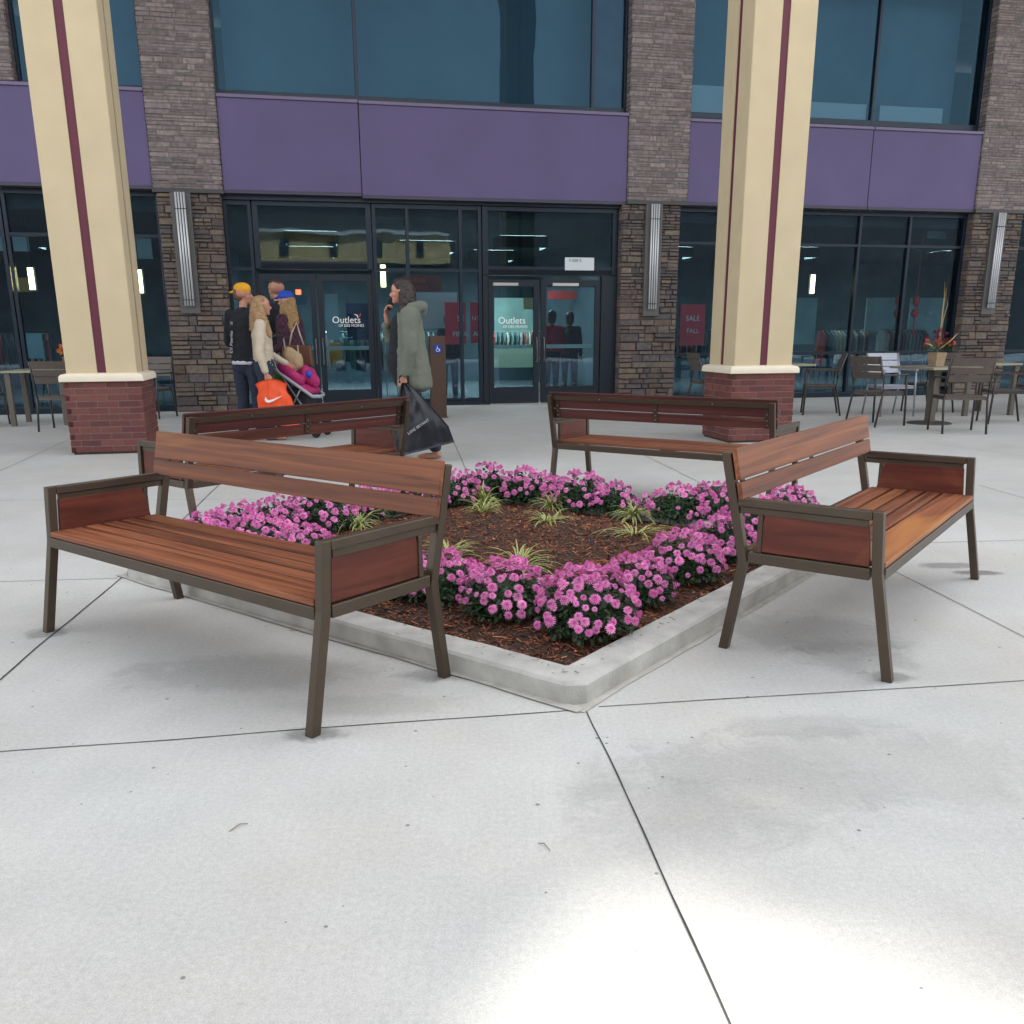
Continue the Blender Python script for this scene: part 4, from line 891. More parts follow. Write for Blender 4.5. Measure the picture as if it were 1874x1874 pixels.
# ================================================================ PEOPLE
def cap_mesh(mb, p1, r1, p2, r2, flat=(1, 1, 1), seg=14):
    p1, p2 = Vector(p1), Vector(p2); d = p2-p1
    if d.length < 1e-5: d = Vector((0, 0, 1e-3)); p2 = p1+d
    dn = d.normalized(); prof = []
    for i in range(6): a = -pi/2+i*pi/12; prof.append((p1+dn*r1*sin(a), max(r1*cos(a), r1*.03)))
    for i in range(4): q = (i+.5)/4; prof.append((p1+d*q, r1+(r2-r1)*q))
    for i in range(6): a = i*pi/10; prof.append((p2+dn*r2*sin(a), max(r2*cos(a), r2*.03)))
    a_ = dn.cross(Vector((0, 1, 0)));
    if a_.length < .2: a_ = dn.cross(Vector((1, 0, 0)))
    a_.normalize(); b_ = dn.cross(a_)
    vs = []
    for c, r_ in prof:
        base = p1 if (c-p1).dot(dn) < 0 else (p2 if (c-p1).dot(dn) > d.length else c)
        for k in range(seg):
            o = (c-base)+(a_*cos(2*pi*k/seg)+b_*sin(2*pi*k/seg))*r_
            vs.append(base+Vector((o.x*flat[0], o.y*flat[1], o.z*flat[2])))
    n_ = len(prof); mb.add(vs, [(i*seg+k, i*seg+(k+1) % seg, (i+1)*seg+(k+1) % seg, (i+1)*seg+k) for i in range(n_-1) for k in range(seg)]+[tuple(range(seg))[::-1], tuple(range((n_-1)*seg, n_*seg))])
def blob(name, prims, mats, parent, vox=.009, smooth=4, nz=0, nsc=9, label=None):
    """prims: (p1, r1, p2, r2, material index, flat) fused into ONE continuous surface"""
    mb = MB()
    for p in prims: cap_mesh(mb, p[0], p[1], p[2], p[3], p[5] if len(p) > 5 else (1, 1, 1))
    me = mb.mesh('tmp', mats); o = bpy.data.objects.new('tmp', me); COL.objects.link(o)
    r = o.modifiers.new('r', 'REMESH'); r.mode = 'VOXEL'; r.voxel_size = vox
    s_ = o.modifiers.new('s', 'SMOOTH'); s_.factor = .5; s_.iterations = smooth
    dg = bpy.context.evaluated_depsgraph_get(); new = bpy.data.meshes.new_from_object(o.evaluated_get(dg)); bpy.data.objects.remove(o)
    n_ = len(new.vertices); co = np.empty(n_*3); new.vertices.foreach_get('co', co); co = co.reshape(-1, 3)
    if nz:
        nn = np.empty(n_*3); new.vertices.foreach_get('normal', nn) if hasattr(new.vertices[0], 'normal') else None; nn = nn.reshape(-1, 3)
        dsp = np.array([noise.noise(Vector((c[0]*nsc, c[1]*nsc, c[2]*nsc*2.2)))+.5*noise.noise(Vector((c[0]*nsc*2.7, c[1]*nsc*2.7+3, c[2]*nsc*4))) for c in co])
        co = co+nn*(dsp*nz)[:, None]; new.vertices.foreach_set('co', co.ravel())
    for m_ in list(new.materials): pass
    new.materials.clear()
    for m_ in (mats if isinstance(mats, (list, tuple)) else [mats]): new.materials.append(m_)
    if isinstance(mats, (list, tuple)) and len(mats) > 1:
        fc = np.empty(len(new.polygons)*3); new.polygons.foreach_get('center', fc); fc = fc.reshape(-1, 3); best = np.full(len(fc), 1e9); idx = np.zeros(len(fc), int)
        for p in prims:
            a = np.array(p[0], float); b = np.array(p[2], float); fl = np.array(p[5] if len(p) > 5 else (1, 1, 1), float); ab = b-a; L2 = max(ab@ab, 1e-9)
            t_ = np.clip(((fc-a)@ab)/L2, 0, 1); dv = (fc-(a+t_[:, None]*ab))/fl; dd_ = np.linalg.norm(dv, axis=1)-(p[1]+(p[3]-p[1])*t_)
            u = dd_ < best; best[u] = dd_[u]; idx[u] = p[4]
        new.polygons.foreach_set('material_index', idx.tolist())
    new.polygons.foreach_set('use_smooth', [True]*len(new.polygons)); new.update()
    return link(name, new, parent)
SKIN = mat('skin', (.50, .24, .165), .5, nscale=9, namp=.08); SKIN2 = mat('skin_tan', (.42, .20, .135), .5, nscale=9, namp=.08); LIP = mat('lip', (.35, .07, .06), .5); DARK = mat('eye_dark', (.02, .012, .01), .3)
DENIM = mat('dark_denim', (.022, .034, .062), .85, nscale=30, namp=.25, bump=.4, bscale=40)
BLK = mat('black_cloth', (.010, .012, .018), .9, nscale=10, namp=.2, bump=.3, bscale=30)
def arm(prims, sh, el, wr, k=1.0, skin=0, r=(.052, .040, .028)):
    prims += [(sh, r[0]*k, el, r[1]*k, skin), (el, r[1]*k, wr, r[2]*k, skin)]
def hand(prims, wr, d, up, side, curl, k=1.0, spread=.012):
    """palm and five separate bent fingers; d = finger direction, up = back of the hand, side = towards the thumb"""
    wr, d, up, side = Vector(wr), Vector(d).normalized(), Vector(up).normalized(), Vector(side).normalized()
    kn = wr+d*.085*k
    for q in (-.024, -.008, .008, .024): prims.append((wr+side*q*.6*k+d*.01, .014*k, kn+side*q*1.25*k, .0125*k, 0))
    for i, (q, L_) in enumerate(((.036, .072), (.012, .080), (-.012, .075), (-.036, .058))):
        p = kn+side*q*k; dd_ = d.copy()
        for j_, f in enumerate((.45, .32, .25)):
            ang = curl*(.8+.25*j_)*(1+.08*i); dd_ = (dd_*cos(ang)-up*sin(ang)).normalized(); up2 = side.cross(dd_)
            if up2.dot(up) < 0 and j_ == 0: up2 = -up2
            p2 = p+dd_*L_*f*k; prims.append((p, .0088*k, p2, .0080*k, 0)); p = p2; up = up2 if up2.length > .5 else up
        up = side.cross(d); up = up if up.dot(Vector(up)) > 0 else -up
    tb = wr+d*.025*k+side*.03*k; t1 = tb+(side*.6+d*.75).normalized()*.035*k; t2 = t1+(side*.1+d*.9-up*.4).normalized()*.03*k
    prims += [(wr+d*.012*k+side*.012*k, .013*k, tb, .0125*k, 0), (tb, .0120*k, t1, .0105*k, 0), (t1, .0105*k, t2, .009*k, 0)]
def head_prims(c, f, k=1.0, skin=0):
    """skull, jaw, nose, brow, chin, ears; f = unit facing direction"""
    c = Vector(c); f = Vector(f).normalized(); r_ = f.cross(Vector((0, 0, 1))).normalized(); u = Vector((0, 0, 1)); P = []
    A = lambda a, b, z: c+f*a*k+r_*b*k+u*z*k
    P += [(A(-.022, 0, .035), .088*k, A(.012, 0, .038), .080*k, skin), (A(.03, 0, -.01), .064*k, A(.042, 0, -.052), .047*k, skin), (A(.068, 0, -.082), .022*k, A(.060, 0, -.075), .024*k, skin),
          (A(.080, 0, .018), .010*k, A(.106, 0, -.018), .0125*k, skin), (A(.090, 0, -.022), .014*k, A(.098, 0, -.024), .011*k, skin), (A(.074, -.035, .036), .014*k, A(.074, .035, .036), .014*k, skin),
          (A(.055, .035, -.01), .026*k, A(.055, .038, -.015), .024*k, skin), (A(.055, -.035, -.01), .026*k, A(.055, -.038, -.015), .024*k, skin), (A(.078, -.014, -.046), .010*k, A(.078, .014, -.046), .010*k, 1),
          (A(-.008, .078, -.012), .012*k, A(-.012, .086, .022), .014*k, skin), (A(-.008, -.078, -.012), .012*k, A(-.012, -.086, .022), .014*k, skin)]
    return P
def eyes(parent, c, f, k=1.0):
    c = Vector(c); f = Vector(f).normalized(); r_ = f.cross(Vector((0, 0, 1))).normalized()
    for s in (-1, 1):
        m = MB(); p = c+f*.0795*k+r_*.030*s*k+Vector((0, 0, .012*k)); q = p+r_*.012*s*k
        cap_mesh(m, p-r_*.006*s, .0075*k, p+r_*.008*s, .0065*k, (1, 1, .7), 8); m.obj('eye', DARK, parent, smooth=True)
        m = MB(); a = c+f*.088*k+r_*.018*s*k+Vector((0, 0, .034*k)); b = c+f*.078*k+r_*.046*s*k+Vector((0, 0, .034*k)); cap_mesh(m, a, .0045*k, b, .003*k, (1, 1, 1), 6); m.obj('eyebrow', DARK, parent, smooth=True)
V = Vector
def torso_prims(hip, chest, neck, hd, sh, k=1.0, fl=(1.15, .80, 1), hips=None):
    hip, chest, neck, hd = V(hip), V(chest), V(neck), V(hd)
    P = [(hip, .145*k, (hip+chest)/2, .125*k, 0, fl), ((hip+chest)/2, .125*k, chest, .145*k, 0, fl), (chest, .145*k, neck-V((0, 0, .06)), .085*k, 0, fl), (neck-V((0, 0, .05)), .052*k, hd-V((0, 0, .04)), .050*k, 0)]
    for s in sh: P.append((chest+(neck-chest)*.65, .085*k, V(s), .058*k, 0))
    return P
def leg(P, h, kn, an, k=1.0, sc=(.085, .056, .040)):
    P += [(h, sc[0]*k, kn, sc[1]*k, 0), (kn, sc[1]*k, V(kn)*.45+V(an)*.55+V((0, -.015, 0)), .054*k, 0), (V(kn)*.45+V(an)*.55+V((0, -.015, 0)), .054*k, an, sc[2]*k, 0)]
def foot_prims(an, f, k=1.0, r_=.036):
    an = V(an); f = V(f).normalized(); q = V((0, 0, 1))
    return [(V((an.x, an.y, an.z)), .036*k, V((an.x, an.y, .05))-f*.02, .040*k, 0), (V((an.x, an.y, .042))-f*.035, r_*k, V((an.x, an.y, .034))+f*.10*k, .036*k, 0, (1, 1, .9)), (V((an.x, an.y, .034))+f*.10*k, .036*k, V((an.x, an.y, .028))+f*.165*k, .026*k, 0, (1, 1, .9))]
def infl(P, d, mi=0): return [(p[0], p[1]+d, p[2], p[3]+d, mi)+tuple(p[5:]) for p in P]

# --- woman with phone.  local frame: faces +y, +x is her right hand side
wg = ground(758, 838)
W = thing('person', 'dark-haired woman in a green hooded jacket walking left, phone at her mouth', 'person', (wg.x, wg.y, 0), radians(88))
hd = (.0, .085, 1.685); f = (.05, 1, -.04); neck = (0, .02, 1.52); ch = (0, -.01, 1.34); hip = (0, 0, 1.0)
shL, shR = (-.19, -.02, 1.46), (.19, .0, 1.47)
elL, wrL = (-.26, -.03, 1.13), (-.25, .045, .86)
elR, wrR = (.225, .24, 1.24), (.075, .255, 1.475)
P = torso_prims(hip, ch, neck, hd, (shL, shR), .84, (1.15, .85, 1)); arm(P, shL, elL, wrL, 1, 0, (.045, .038, .028)); arm(P, shR, elR, wrR, 1, 0, (.045, .036, .026))
hand(P, wrL, (0, .05, -1), (-1, 0, 0), (0, 1, 0), .75); hand(P, wrR, (-.25, -.30, .85), (.5, .8, .25), (-.8, .3, -.1), .80)
kL, aL, kR, aR = (-.10, -.06, .52), (-.10, -.24, .10), (.10, .10, .52), (.10, .16, .09)
leg(P, (-.10, 0, .93), kL, aL); leg(P, (.10, 0, .93), kR, aR); P += foot_prims(aL, (0, 1, 0)); P += foot_prims(aR, (0, 1, 0)); P += head_prims(hd, f)
blob('body', P, [SKIN, LIP], W, .0075, 2); eyes(W, hd, f)
OL = mat('olive_jacket', (.130, .145, .115), .85, nscale=5, namp=.12, bump=.6, bscale=14)
J = [((0, .01, 1.40), .150, (0, .0, 1.1), .178, 0, (1.15, .92, 1)), ((0, .0, 1.1), .178, (0, -.02, .88), .198, 0, (1.15, .95, 1)), ((0, -.02, .88), .198, (0, -.03, .76), .200, 0, (1.15, .95, .4)),
     ((0, -.01, 1.45), .115, (-.17, -.02, 1.44), .10, 0), ((0, -.01, 1.45), .115, (.17, -.01, 1.44), .10, 0),
     (shL, .094, elL, .078, 0), (elL, .076, (-.252, .03, .90), .055, 0), (shR, .085, elR, .070, 0), (elR, .068, (.13, .27, 1.36), .046, 0),
     ((-.07, -.09, 1.53), .05, (.07, -.09, 1.53), .05, 0), ((-.10, -.02, 1.54), .045, (-.04, -.13, 1.55), .06, 0), ((.10, -.02, 1.54), .045, (.04, -.13, 1.55), .06, 0), ((0, -.13, 1.50), .055, (0, -.12, 1.55), .04, 0)]
blob('jacket', J, OL, W, .010, 3, .006, 8)
m_ = [((0, .10, 1.36), .13, (0, .13, 1.0), .155, 0, (.95, .75, 1)), ((0, .13, 1.0), .155, (0, .09, .86), .14, 0, (.95, .8, 1)), ((0, .03, 1.44), .09, (0, .07, 1.40), .10, 0)]
blob('top', m_, BLK, W, .012, 4, .004)
blob('trousers', infl([(hip, .15, (0, 0, .92), .155, 0, (1.15, .9, 1))]+[p for s_, kn, an in ((-.1, kL, aL), (.1, kR, aR)) for p in [((s_, 0, .90), .095, kn, .066, 0), (kn, .066, V(an)+V((0, 0, .03)), .062, 0)]], .004), DENIM, W, .012, 4, .006)
HB = mat('dark_hair', (.022, .012, .010), .45, nscale=60, namp=.4, bump=.6, bscale=90)
hc = V(hd)
H_ = [(hc+V((0, -.035, .055)), .100, hc+V((0, -.01, .062)), .090, 0), (hc+V((0, -.06, 0)), .095, hc+V((0, -.09, -.16)), .085, 0, (1.05, 1, 1)), (hc+V((-.068, -.035, .03)), .042, hc+V((-.090, -.035, -.17)), .050, 0), (hc+V((.070, -.03, .02)), .042, hc+V((.09, -.01, -.2)), .045, 0),
      (hc+V((-.085, -.05, -.05)), .055, hc+V((-.10, -.05, -.25)), .045, 0), (hc+V((0, .04, .105)), .035, hc+V((-.06, .015, .06)), .035, 0), (hc+V((0, .04, .105)), .035, hc+V((.06, .02, .06)), .035, 0), (hc+V((0, -.10, -.14)), .08, hc+V((0, -.13, -.24)), .05, 0)]
blob('hair', H_, HB, W, .009, 2, .008, 22)
ph = MB(); c = V(wrR)+V((-.04, -.05, .10)); ph.box(-.010, .010, -.035, .035, -.055, .055, M=Matrix.Translation(c) @ Matrix.Rotation(.5, 4, 'X')); 
po = ph.obj('mobile_phone', mat('phone_black', (.01, .01, .012), .2), None, bevel=.004)
tag(po, 'black mobile phone held in front of the mouth of the woman in the green jacket', 'phone')
po.matrix_world = Matrix.Translation((wg.x, wg.y, 0)) @ Matrix.Rotation(radians(88), 4, 'Z')
# black bag in her near hand: crumpled thin sheet bag
def sheet_bag(name, label, cat, outline_fn, origin, rz, mt, nseg=26, mseg=26, group=None):
    m = MB(); fr = []; bk = []
    for j_ in range(mseg+1):
        for i in range(nseg+1):
            u, v_ = i/nseg, j_/mseg; x, z, th = outline_fn(u, v_)
            n1 = noise.noise(V((x*9, z*5, 1)))*.018*v_+noise.noise(V((x*28, z*9, 4)))*.010
            fold = .010*sin(u*18+v_*3)*(1-v_)**1.2
            fr.append(V((x, -th-n1-fold, z))); bk.append(V((x, th+n1*.6-fold, z)))
    n_ = nseg+1
    for vs, rv in ((fr, False), (bk, True)):
        fs_ = []
        for j_ in range(mseg):
            for i in range(nseg):
                q = j_*n_+i; a = (q, q+1, q+n_+1, q+n_); fs_.append(a if not rv else a[::-1])
        m.add(vs, fs_)
    k = len(fr)
    edge = [j_*n_ for j_ in range(mseg+1)]+[mseg*n_+i for i in range(1, n_)]+[j_*n_+nseg for j_ in range(mseg-1, -1, -1)]+[i for i in range(nseg-1, 0, -1)]
    for a, b in zip(edge, edge[1:]+edge[:1]): m.f.append((b, a, a+k, b+k)); m.c.append((1, 1, 1)); m.m.append(0)
    o = m.obj(name, mt, None, smooth=True); o.location = origin; o.rotation_euler = (0, 0, rz); tag(o, label, cat, group); return o
BAGM = mat('black_plastic', (.008, .010, .016), .33, spec=.5, bump=.3, bscale=18)
hb = V((wg.x, wg.y, 0))+Matrix.Rotation(radians(88), 3, 'Z') @ V(wrL)+V((0, 0, -.09))
def ob(u, v_):
    t_ = v_; w0 = .05+.50*min(1, t_*1.25)**.8; cx = .03+.19*t_; z = -t_*.60-.0
    z += -(u-.5)*(-.18)*t_*1.0*(1 if t_ > .2 else t_*5)+(.05*(u-.5)*-1 if t_ > .8 else 0)
    x = cx+(u-.5)*w0; th = .008+.055*sin(pi*u)*min(1, t_*1.6)
    return x, z, th
bag = sheet_bag('shopping_bag', 'big black plastic bag with slanted white lettering, held by the woman in green', 'bag', ob, (hb.x-.02, hb.y-.03, hb.z+.03), radians(-3), BAGM)
bag.scale = (1.06, 1.25, 1.12)
text_obj('lettering', 'LANE BRYANT', .037, mat('bag_letter', (.45, .47, .5), .5), bag, Matrix.Translation((.165, -.094, -.385)) @ Matrix.Rotation(-.55, 4, 'Y') @ Matrix.Rotation(pi/2, 4, 'X'), .001)
m = MB(); m.tube([(-.02, 0, 0), (-.02, .0, .05), (.03, 0, .09), (.07, 0, .05), (.06, 0, -.02)], [.012, .008, .007, .008, .012], 8, flat=(1, .5, 1)); m.obj('handle', BAGM, bag, smooth=True)

# --- the group of four by the entrance
def at(px, py): g_ = ground(px, py); return g_
# distances: they stand about 14 m away
def stand(px, Y): r = ray(px, 600); return V((r[0]/r[1]*Y, Y, 0))
LEGC = .82
def adult(name_label, px, Y, rz, H=1.75, top=BLK, legs=DENIM, skin=SKIN, hair=None, headdir=(0, 1, 0), lean=0, armsL=None, armsR=None, shorts=False, vox=.010, sleeve=True, bulk=1.0, nz=.006, hem=0, tmats=None):
    k = H/1.75; p = stand(px, Y); T = thing('person', name_label, 'person', p, radians(rz)); S = lambda x, y, z: V((x*k, y*k, z*k))
    hd = S(0, .03, 1.635); neck = S(0, .0, 1.47); ch = S(0, 0, 1.29); hip = S(0, 0, .95); shL, shR = S(-.185, 0, 1.41), S(.185, 0, 1.41)
    elL, wrL = armsL or ((-.24, -.02, 1.10), (-.24, .06, .86)); elR, wrR = armsR or ((.24, -.02, 1.10), (.24, .06, .86)); elL, wrL, elR, wrR = S(*elL), S(*wrL), S(*elR), S(*wrR)
    P = torso_prims(hip, ch, neck, hd, (shL, shR), k*bulk*.86); arm(P, shL, elL, wrL, k, 0, (.046, .038, .028)); arm(P, shR, elR, wrR, k, 0, (.046, .038, .028))
    for el, wr, sd in ((elL, wrL, 1), (elR, wrR, -1)): d = (wr-el).normalized(); sdv = V((0, 1, 0)) if abs(d.z) > .6 else V((0, 0, 1)); hand(P, wr, d, V((-sd, 0, 0)), sdv, .45, k)
    legsJ = []
    for s in (-1, 1):
        h_, kn, an = S(s*.10, 0, .90), S(s*.11, .02, .49), S(s*.12, -.01 if s < 0 else .03, .09); leg(P, h_, kn, an, k, (.085, .056, .040) if shorts else (.065, .044, .032)); P += foot_prims(an, (s*.12, 1, 0), k); legsJ.append((h_, kn, an))
    P += head_prims(hd, headdir, k)
    blob('body', P, [skin, LIP], T, vox, 2); eyes(T, hd, headdir, k)
    Tp = [(hip+V((0, 0, -.02)), .150*k*bulk, (hip+ch)/2, .150*k*bulk, 0, (1.15, .85, 1)), ((hip+ch)/2, .150*k*bulk, ch, .160*k*bulk, 0, (1.15, .82, 1)), (ch, .155*k*bulk, neck-V((0, 0, .05)), .09*k, 0, (1.15, .85, 1)), (shL, .074*k, neck-V((0, 0, .06)), .07*k, 0), (shR, .074*k, neck-V((0, 0, .06)), .07*k, 0)]
    for sh, el, wr in ((shL, elL, wrL), (shR, elR, wrR)):
        Tp.append((sh, .076*k, el, .060*k, 0)); 
        if sleeve: Tp.append((el, .058*k, el+(wr-el)*.9, .044*k, 0))
    if hem: Tp.append((hip, .155*k*bulk, hip-V((0, 0, hem)), .165*k*bulk, 0, (1.12, .85, .6)))
    blob('top', Tp, top, T, vox+.001, 3, nz, 7)
    Lp = [(hip, .152*k, S(0, 0, .88), .15*k, 0, (1.12, .85, 1))]
    for h_, kn, an in legsJ:
        if shorts: Lp += [(h_, .105*k, kn+V((0, 0, .03)), .085*k, 0)]
        else: Lp += [(h_, .10*k, kn, .072*k, 0), (kn, .072*k, an+V((0, 0, .0)), .058*k, 0)]
    blob('shorts' if shorts else 'trousers', Lp, legs, T, vox+.002, 3, .005)
    Sh = []
    for h_, kn, an in legsJ: Sh += infl(foot_prims(an-V((0, 0, .03)), (0, 1, 0), k), .008)
    for n_, i in ((0, 0), (1, 1)):
        blob('shoe', Sh[i*3+0:i*3+3], mat('shoe_grey', (.12, .12, .14), .6), T, vox, 2)
    return T, hd, k, dict(hip=hip, neck=neck, wrL=wrL, wrR=wrR, S=S)
BLD = mat('blonde_hair', (.36, .22, .105), .5, nscale=70, namp=.35, bump=.5, bscale=90); LBR = mat('light_brown_hair', (.30, .175, .065), .5, nscale=70, namp=.35, bump=.5, bscale=90); SBR = mat('short_brown_hair', (.045, .026, .016), .6, nscale=60, namp=.3)
# 1 man in yellow cap, back to us
T, hd, k, q = adult('man in a yellow backward cap and black top with white back print', 446, 11.5, -28, 1.88, top=BLK, headdir=(.75, .66, 0), hem=.04, bulk=1.05, armsL=((-.25, .0, 1.12), (-.18, .18, .98)), armsR=((.25, 0, 1.12), (.18, .2, .98)))
CAPY = mat('yellow_cap', (.75, .36, .015), .7)
blob('cap', [(hd+V((-.012, -.01, .075)), .098, hd+V((.01, 0, .078)), .094, 0, (1, 1, .82)), (hd+V((-.07, -.06, .05)), .05, hd+V((-.10, -.085, .035)), .035, 0, (1, 1, .35))], CAPY, T, .009, 2)
blob('hair', [(hd+V((-.03, -.03, .035)), .084, hd+V((-.03, -.03, .0)), .074, 0)], mat('cropped_hair', (.16, .085, .05), .7), T, .01, 1)
m = MB(); m.lathe([(.165, 0), (.175, -.03), (.17, -.06), (.155, -.06), (.15, 0)], seg=24); o = m.obj('shirt_hem', mat('white_cotton', (.62, .64, .72), .8), T, smooth=True); o.location = q['hip']+V((0, 0, -.035)); o.scale = (1.15, .9, 1)
text_obj('lettering', "L'il Pistrito", .062, mat('print_grey', (.5, .52, .56), .7), T, Matrix.Translation((-.07, -.158, 1.20)) @ Matrix.Rotation(-pi/2+.12, 4, 'Y') @ Matrix.Rotation(pi/2, 4, 'X'), .003)
text_obj('lettering', 'III', .06, mat('grey_print', (.25, .27, .3), .6), T, Matrix.Translation((-.05, -.150, 1.42)) @ Matrix.Rotation(pi/2, 4, 'X'), .003)
# 2 blonde woman in cream jacket
CJ = mat('cream_jacket', (.56, .475, .37), .6, nscale=6, namp=.08, bump=.3, bscale=20)
T, hd, k, q = adult('blonde woman in a short cream jacket holding an orange bag, turned to the right', 478, 11.35, -78, 1.73, top=CJ, headdir=(-.1, 1, .02), bulk=.98, armsL=((-.25, .03, 1.08), (-.20, .28, .93)), armsR=((.26, -.03, 1.08), (.27, .03, .84)), nz=.008)
blob('hair', [(hd+V((0, -.03, .045)), .094, hd+V((0, -.005, .05)), .082, 0), (hd+V((0, -.06, 0)), .088, hd+V((0, -.10, -.25)), .075, 0), (hd+V((.08, -.02, 0)), .04, hd+V((.11, .06, -.33)), .042, 0), (hd+V((-.08, -.02, 0)), .04, hd+V((-.10, .05, -.3)), .04, 0), (hd+V((.09, -.06, -.1)), .05, hd+V((.10, -.04, -.34)), .04, 0)], BLD, T, .009, 2, .010, 20)
m = MB(); m.tube([V(hd)+V((-.085*cos(a), .02, .06+.055*sin(a))) for a in [radians(z) for z in range(0, 181, 20)]], .006, 6); m.obj('hair_band', mat('sunglass_frame', (.25, .2, .15), .3), T, smooth=True)
hbp = T.location+Matrix.Rotation(radians(-78), 3, 'Z') @ V(q['wrR'])+V((0, 0, -.10))
ORB = mat('orange_plastic', (.85, .085, .012), .4, bump=.25, bscale=14)
def ob2(u, v_):
    w0 = .38+.10*v_; cx = .06+.08*v_; z = -.56*v_+.03*(abs(u-.5)*2)**2*(-1)*(1-v_)*2
    if v_ < .3: w0 *= 1-.25*sin(pi*v_/.3)*.6
    return cx+(u-.5)*w0, z, .006+.045*sin(pi*u)*min(1, v_*2+.1)
ob_ = sheet_bag('shopping_bag', 'bright orange plastic bag with a white swoosh, held by the blonde woman', 'bag', ob2, (hbp.x, hbp.y-.03, hbp.z+.03), radians(4), ORB)
m = MB(); sw_ = [(-.10, .030), (-.115, -.005), (-.10, -.035), (-.065, -.042), (-.02, -.028), (.11, .045), (-.02, -.002), (-.062, -.010), (-.088, .0)]
m.prism_z(sw_, -.001, .001); mo_ = m.obj('swoosh_mark', TXW, ob_); mo_.matrix_local = Matrix.Translation((.10, -.085, -.235)) @ Matrix.Rotation(pi/2, 4, 'X')
# 3 woman in blue cap
PL = mat('maroon_plaid', (.055, .016, .028), .85, nscale=14, namp=.35, bump=.3, bscale=30)
n_ = PL.node_tree.nodes; L_ = PL.node_tree.links; wv = n_.new('ShaderNodeTexChecker'); wv.inputs['Scale'].default_value = 22; wv.inputs[1].default_value = (.085, .018, .032, 1); wv.inputs[2].default_value = (.022, .012, .028, 1)
L_.new([z for z in n_ if z.type == 'TEX_COORD'][0].outputs['Object'], wv.inputs['Vector']); L_.new(wv.outputs[0], n_['Principled BSDF'].inputs['Base Color'])
T, hd, k, q = adult('woman in a blue cap with long light-brown hair and a maroon plaid shirt, facing left', 530, 12.5, 72, 1.83, top=PL, legs=BLK, headdir=(0, 1, 0), hem=.10, armsL=((-.24, -.02, 1.08), (-.17, .20, 1.02)), armsR=((.24, -.02, 1.08), (.16, .22, 1.04)))
CB = mat('blue_cap', (.012, .06, .42), .7)
blob('cap', [(hd+V((0, -.015, .072)), .100, hd+V((0, .01, .078)), .095, 0, (1, 1, .82)), (hd+V((0, .08, .065)), .062, hd+V((0, .14, .050)), .045, 0, (1.2, 1, .22))], CB, T, .009, 2)
blob('hair', [(hd+V((0, -.05, .01)), .088, hd+V((0, -.09, -.25)), .085, 0), (hd+V((-.07, -.01, -.01)), .042, hd+V((-.09, .03, -.32)), .05, 0), (hd+V((-.08, -.06, -.1)), .06, hd+V((-.10, -.10, -.36)), .05, 0), (hd+V((.07, 0, 0)), .04, hd+V((.09, .03, -.3)), .045, 0)], LBR, T, .009, 2, .010, 20)
HBM = mat('brown_leather', (.115, .042, .018), .45, nscale=12, namp=.15)
hp = stand(541, 12.1); hbg = thing('handbag', 'brown leather handbag hanging at the side of the blue-capped woman', 'handbag', (hp.x, hp.y, .88), radians(-6))
m = MB(); m.add([(-.22, -.06, 0), (.22, -.06, 0), (.22, .06, 0), (-.22, .06, 0), (-.19, -.03, .27), (.19, -.03, .27), (.19, .03, .27), (-.19, .03, .27)], [(3, 2, 1, 0), (4, 5, 6, 7), (0, 1, 5, 4), (1, 2, 6, 5), (2, 3, 7, 6), (3, 0, 4, 7)]); m.obj('bag_body', HBM, hbg, bevel=.02, seg=3)
m = MB(); m.tube([(-.10, 0, .26), (-.06, .0, .42), (.0, .05, .56), (.05, .0, .42), (.10, 0, .26)], .011, 8, flat=(1, .6, 1)); m.obj('strap', mat('pale_strap', (.45, .38, .34), .5), hbg, smooth=True)
m = MB(); m.tube([(.03, -.05, .27), (.04, -.075, .18), (.055, -.078, .12)], [.008, .012, .014], 8); m.obj('charm', mat('pale_strap', (.45, .38, .34), .5), hbg, smooth=True)
# 4 tall man behind
T, hd, k, q = adult('tall bareheaded man in a dark top and grey shorts behind the blue-capped woman, facing left', 513, 13.2, 60, 2.03, top=BLK, legs=mat('grey_shorts', (.10, .12, .16), .8), skin=SKIN2, headdir=(0, 1, -.05), shorts=True, armsL=((-.25, .05, 1.13), (-.14, .26, 1.15)), armsR=((.25, .05, 1.13), (.14, .26, 1.15)), sleeve=False)
blob('hair', [(hd+V((0, -.03, .058)), .092, hd+V((0, .01, .07)), .082, 0)], SBR, T, .009, 2, .004, 30)
# pushchair
sp_ = stand(545, 11.7); st = thing('pushchair', 'pink and black pushchair with a grey-edged canopy in front of the group', 'pushchair', (sp_.x, sp_.y, 0), radians(-12)); st.scale = (.86, .9, 1.28)
PK = mat('pink_fabric', (.42, .02, .14), .7, nscale=12, namp=.1); PG = mat('grey_piping', (.42, .42, .46), .6); BF = mat('black_fabric', (.02, .02, .03), .8)
m = MB(); m.prism_z([(-.30, -.2), (.22, -.2), (.22, .2), (-.30, .2)], 0, .06); o = m.obj('seat_tray', PK, st, bevel=.03, seg=3); o.location = (0, 0, .50); o.rotation_euler = (0, .38, 0)
m = MB(); m.tube([(-.32, -.21, .67), (.0, -.215, .53), (.26, -.21, .41), (.29, 0, .40), (.26, .21, .41), (0, .215, .53), (-.32, .21, .67)], .018, 8); m.obj('piping', PG, st, smooth=True)
m = MB(); m.tube([(-.26, -.15, .70), (.12, -.17, .55)], [.06, .05], 10); m.tube([(-.26, .15, .70), (.12, .17, .55)], [.06, .05], 10); m.obj('side_bolster', PK, st, smooth=True)
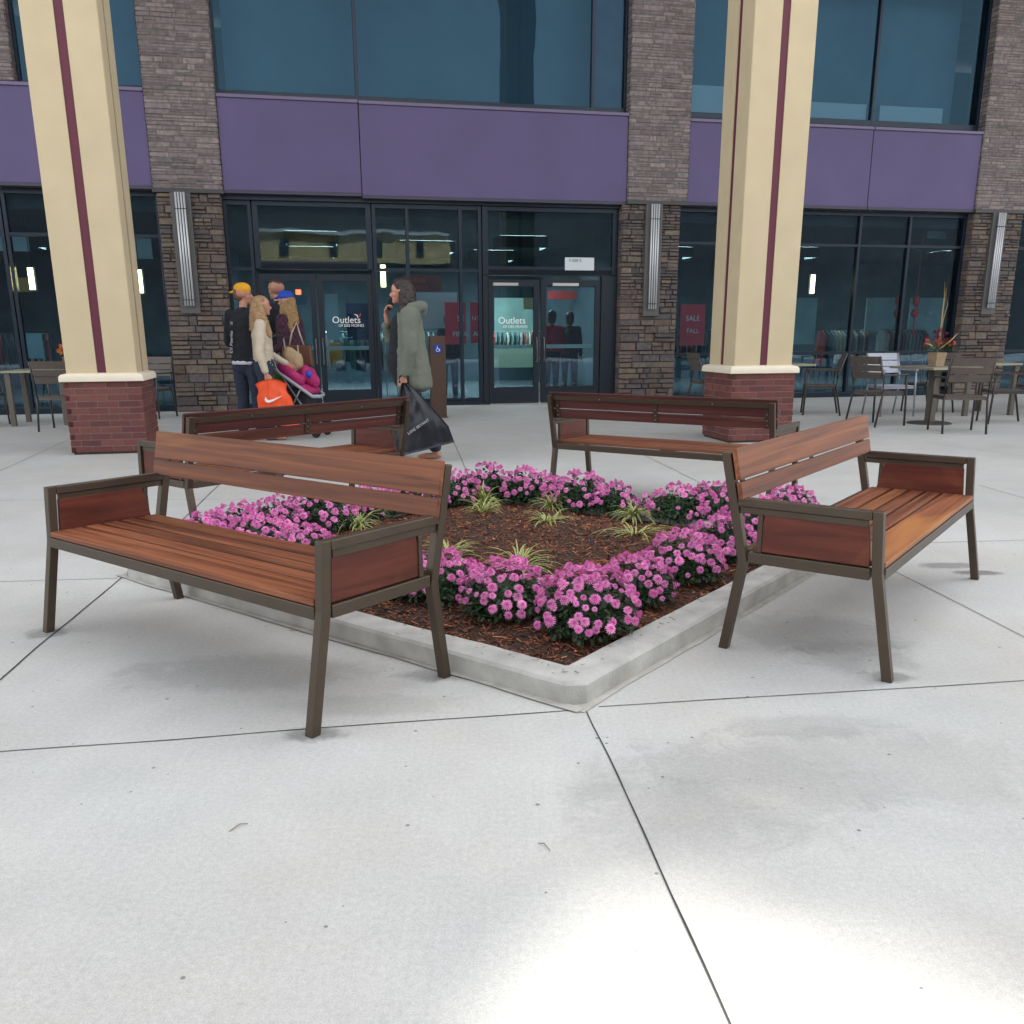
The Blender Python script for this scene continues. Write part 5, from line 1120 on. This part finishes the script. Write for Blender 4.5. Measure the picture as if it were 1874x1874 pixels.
blob('blanket', [((.10, -.02, .62), .09, (.20, .05, .55), .07, 0), ((.0, .05, .64), .08, (.12, .1, .60), .08, 0)], PK, st, .012, 3, .01)
blob('cushion', [((-.16, 0, .80), .09, (-.05, 0, .74), .10, 0)], mat('beige_fleece', (.42, .30, .18), .9), st, .012, 3, .01)
blob('ball', [((.16, -.08, .62), .04, (.17, -.08, .62), .04, 0)], mat('blue_toy', (.02, .06, .5), .4), st, .008, 2)
m = MB(); m.box(-.25, .15, -.16, .16, .22, .48); m.obj('basket', BF, st, bevel=.03)
for s in (-1, 1):
    m = MB(); m.tube([(-.34, s*.2, .98), (-.30, s*.2, .70), (.28, s*.2, .12)], .012, 8); m.obj('frame_tube', mat('grey_tube', (.3, .3, .33), .3, .8), st, smooth=True)
    m = MB(); m.tube([(.10, s*.2, .50), (-.25, s*.2, .12)], .012, 8); m.obj('frame_tube', mat('grey_tube', (.3, .3, .33), .3, .8), st, smooth=True)
    for x in (-.25, .28):
        m = MB(); m.lathe([(.045, -.018), (.085, -.018), (.092, -.006), (.092, .006), (.085, .018), (.045, .018)], seg=20); o = m.obj('wheel', mat('tyre', (.02, .02, .02), .8), st); o.location = (x, s*.2, .092); o.rotation_euler = (pi/2, 0, 0)
m = MB(); m.tube([(-.34, -.2, .98), (-.36, 0, 1.0), (-.34, .2, .98)], .014, 8); m.obj('handle_bar', mat('grip', (.03, .03, .03), .7), st, smooth=True)
gb = stand(505, 11.7); m = MB()
GB = sheet_bag('shopping_bag', 'small lime-green bag hanging between the orange bag and the pushchair', 'bag', lambda u, v_: ((u-.5)*(.10+.05*v_), -.18*v_, .01+.03*sin(pi*u)), (gb.x, gb.y, .90), 0, mat('lime_plastic', (.14, .42, .06), .5), 10, 10)
# shoppers inside
def insider(lab, px, y, rz, H, top, legs=BLK):
    s, z = fs(px, 640, y); p = fw(s, y)
    T, hd, k, q = adult(lab, 900, 14, rz, H, top=top, legs=legs, skin=SKIN2, vox=.014, nz=.004); T.location = p
    blob('hair', [(hd+V((0, -.03, .05)), .096, hd+V((0, -.02, -.05)), .088, 0)], SBR, T, .012, 2)
insider('shopper in a red shirt inside, seen through the right entrance door', 1010, 1.6, 30, 1.72, mat('red_shirt', (.42, .02, .04), .8))
insider('dark-haired shopper in dark clothes inside, right of the shopper in red', 1042, 2.0, -20, 1.70, BLK)
insider('dark figure inside behind the wide red poster', 822, 1.9, 10, 1.66, mat('dark_green_top', (.02, .05, .045), .8))
